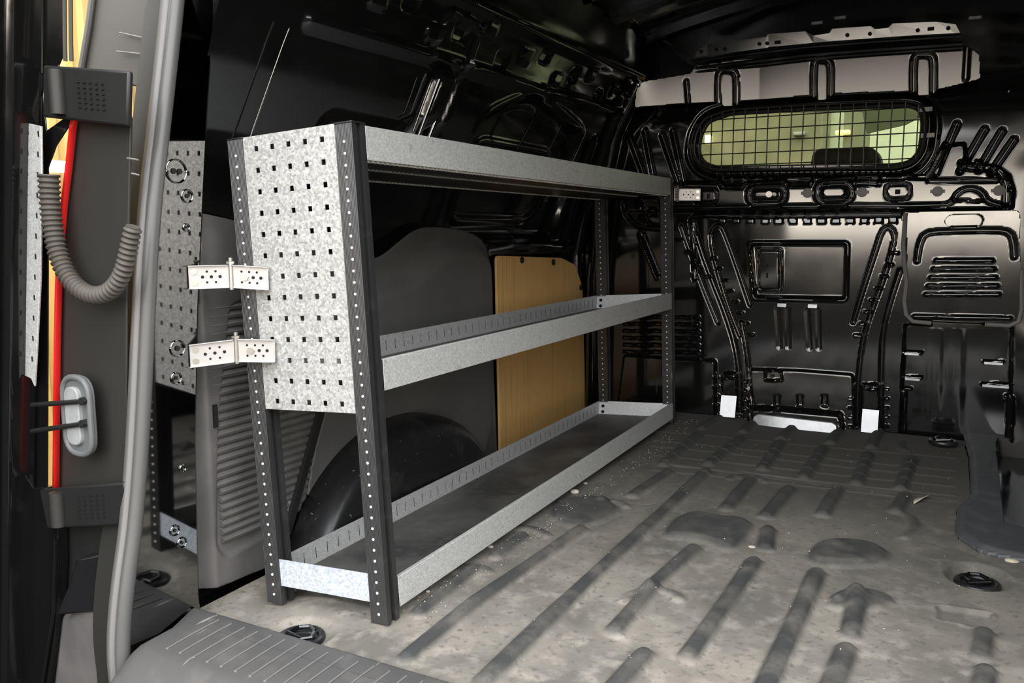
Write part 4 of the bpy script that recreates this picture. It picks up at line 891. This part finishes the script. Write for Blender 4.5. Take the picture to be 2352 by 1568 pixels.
# ------------------------------------------------------------------ outside: ground, workshop wall, cab
m_ = MB(); m_.add([(-12, -14, -.62), (12, -14, -.62), (12, 14, -.62), (-12, 14, -.62)], [(0, 1, 2, 3)]); g = m_.build('ground', M['concrete'], None); tag(g, 'grey concrete ground outside the van', kind='structure')
m_ = MB(); ys = np.arange(-1., 7.0, .02); vs = []
for y in ys: xx = -3.4+(.03 if (int(round((y+1)/.06)) % 2) else 0); vs += [(xx, y, -.62), (xx, y, 3.6)]
m_.add(vs, [(2*i, 2*i+1, 2*i+3, 2*i+2) for i in range(len(ys)-1)]); ww = m_.build('wall_back', M['wallcream'], None, smooth=0); tag(ww, 'cream corrugated workshop wall seen past the door', kind='structure')
tb = empty('timber_stack', (-2.3, .9, -.62)); tag(tb, 'yellow timber boards standing upright beyond the tail lamp', 'timber boards')
for i in range(4):
    m_ = MB(); m_.box((-.02*i, .18*i-.1, .60), (.03, .17, 1.2)); m_.build('board', M['timber'], tb, bevel=.003)
m_ = MB(); m_.tube([(-3.1, 1.5, .93), (-3.1, 1.66, .93)], .03, 10); la = m_.build('wall_lamp', M['lampwhite'], None); tag(la, 'small bright wall lamp glimpsed in the gap left of the jamb', 'lamp')
q = hit(142, 383, 0, -3.1); la.location = (0, q[1]-1.58, q[2]-.93)
# beyond the bulkhead window: far wall with lamps, cabinet, column, cab seat and roof lining
def cq(px, py, y): return hit(px, py, 1, y)
m_ = MB(); m_.add([(-5, 6.5, -.62), (6, 6.5, -.62), (6, 6.5, 4), (-5, 6.5, 4)], [(0, 1, 2, 3)]); fw = m_.build('wall_far', mat('pale_green_wall', (.56, .60, .46), .7), None, smooth=0); tag(fw, 'pale workshop wall seen through the bulkhead window', kind='structure')
def standing(name, px0, px1, ytop, Y, depth, mt, label, cat):
    a_ = cq(px0, ytop, Y); b2 = cq(px1, ytop, Y); zt = (a_[2]+b2[2])/2; m_ = MB(); m_.box(((a_[0]+b2[0])/2, Y+depth/2, (zt-.62)/2), (b2[0]-a_[0], depth, zt+.62)); o = m_.build(name, mt, None, bevel=.01); tag(o, label, cat); return o
standing('storage_cabinet', 1400, 1895, 180, 6.0, .45, mat('olive_cabinet', (.17, .165, .10), .6, noise=(3, (.26, .24, .16), .4, .65)), 'dark olive workshop cabinet filling the left of the window view', 'cabinet')
standing('workshop_column', 1942, 2000, 200, 5.5, .15, mat('green_column', (.16, .17, .11), .6), 'dark upright column seen right of centre through the window', 'column')
m_ = MB(); m_.prism([(lambda q: (q[0], q[2]))(cq(px, py, 2.6)) for px, py in ((1500, 150), (2250, 150), (2200, 240), (2125, 262), (2080, 286), (1990, 306), (1980, 255), (1500, 262))], lambda a, b, t: (a, 2.6+t, b), 0, .02)
sv = m_.build('ceiling_cab', mat('cab_roof_trim', (.22, .24, .14), .8), None); tag(sv, 'cab roof lining edge seen through the top of the window', kind='structure')
seat = empty('cab_seat', (cq(1945, 370, 2.3)[0], 2.35, -.5)); tag(seat, 'dark cab seat with its headrest showing low in the bulkhead window', 'seat')
m_ = MB(); m_.prism(rounded([(lambda q: (q[0], q[2]))(cq(px, py, 2.25)) for px, py in ((1858, 395), (1866, 352), (1880, 341), (2000, 336), (2018, 350), (2030, 395))], .015), lambda a, b, t: (a, 2.25+t, b), 0, .12); place_child(m_.build('headrest', M['cabgrey'], None, bevel=.02), seat)
zh = cq(1945, 395, 2.25)[2]; m_ = MB(); m_.box((seat.location.x, 2.33, zh/2-.27), (.46, .14, zh+.52)); m_.box((seat.location.x, 2.6, -.35), (.46, .5, .5)); place_child(m_.build('backrest', M['cabgrey'], None, bevel=.04), seat)
def lampo(name, px, py, Y, wx, hz, mt, label, cat):
    q = cq(px, py, Y); m_ = MB(); m_.box((q[0], q[1], q[2]), (wx, .05, hz)); o = m_.build(name, mt, None, bevel=.008); tag(o, label, cat); return o
lampo('wall_light', 1936, 304, 5.47, .10, .03, M['lampglow'], 'small warm glowing wall light seen through the window', 'light')
lampo('wall_light', 1627, 320, 5.97, .05, .07, M['lampwhite'], 'small bright lamp at the left end of the window', 'light')
lampo('wall_plaque', 1836, 307, 5.97, .09, .03, M['bootpale'], 'small pale fitting in the middle of the window view', 'fitting')
area('rear_door_opening', (.42, -.16, .62), (.42, 2, .62), 1.62, 1.55, 1, (1, 1, 1), portal=True)
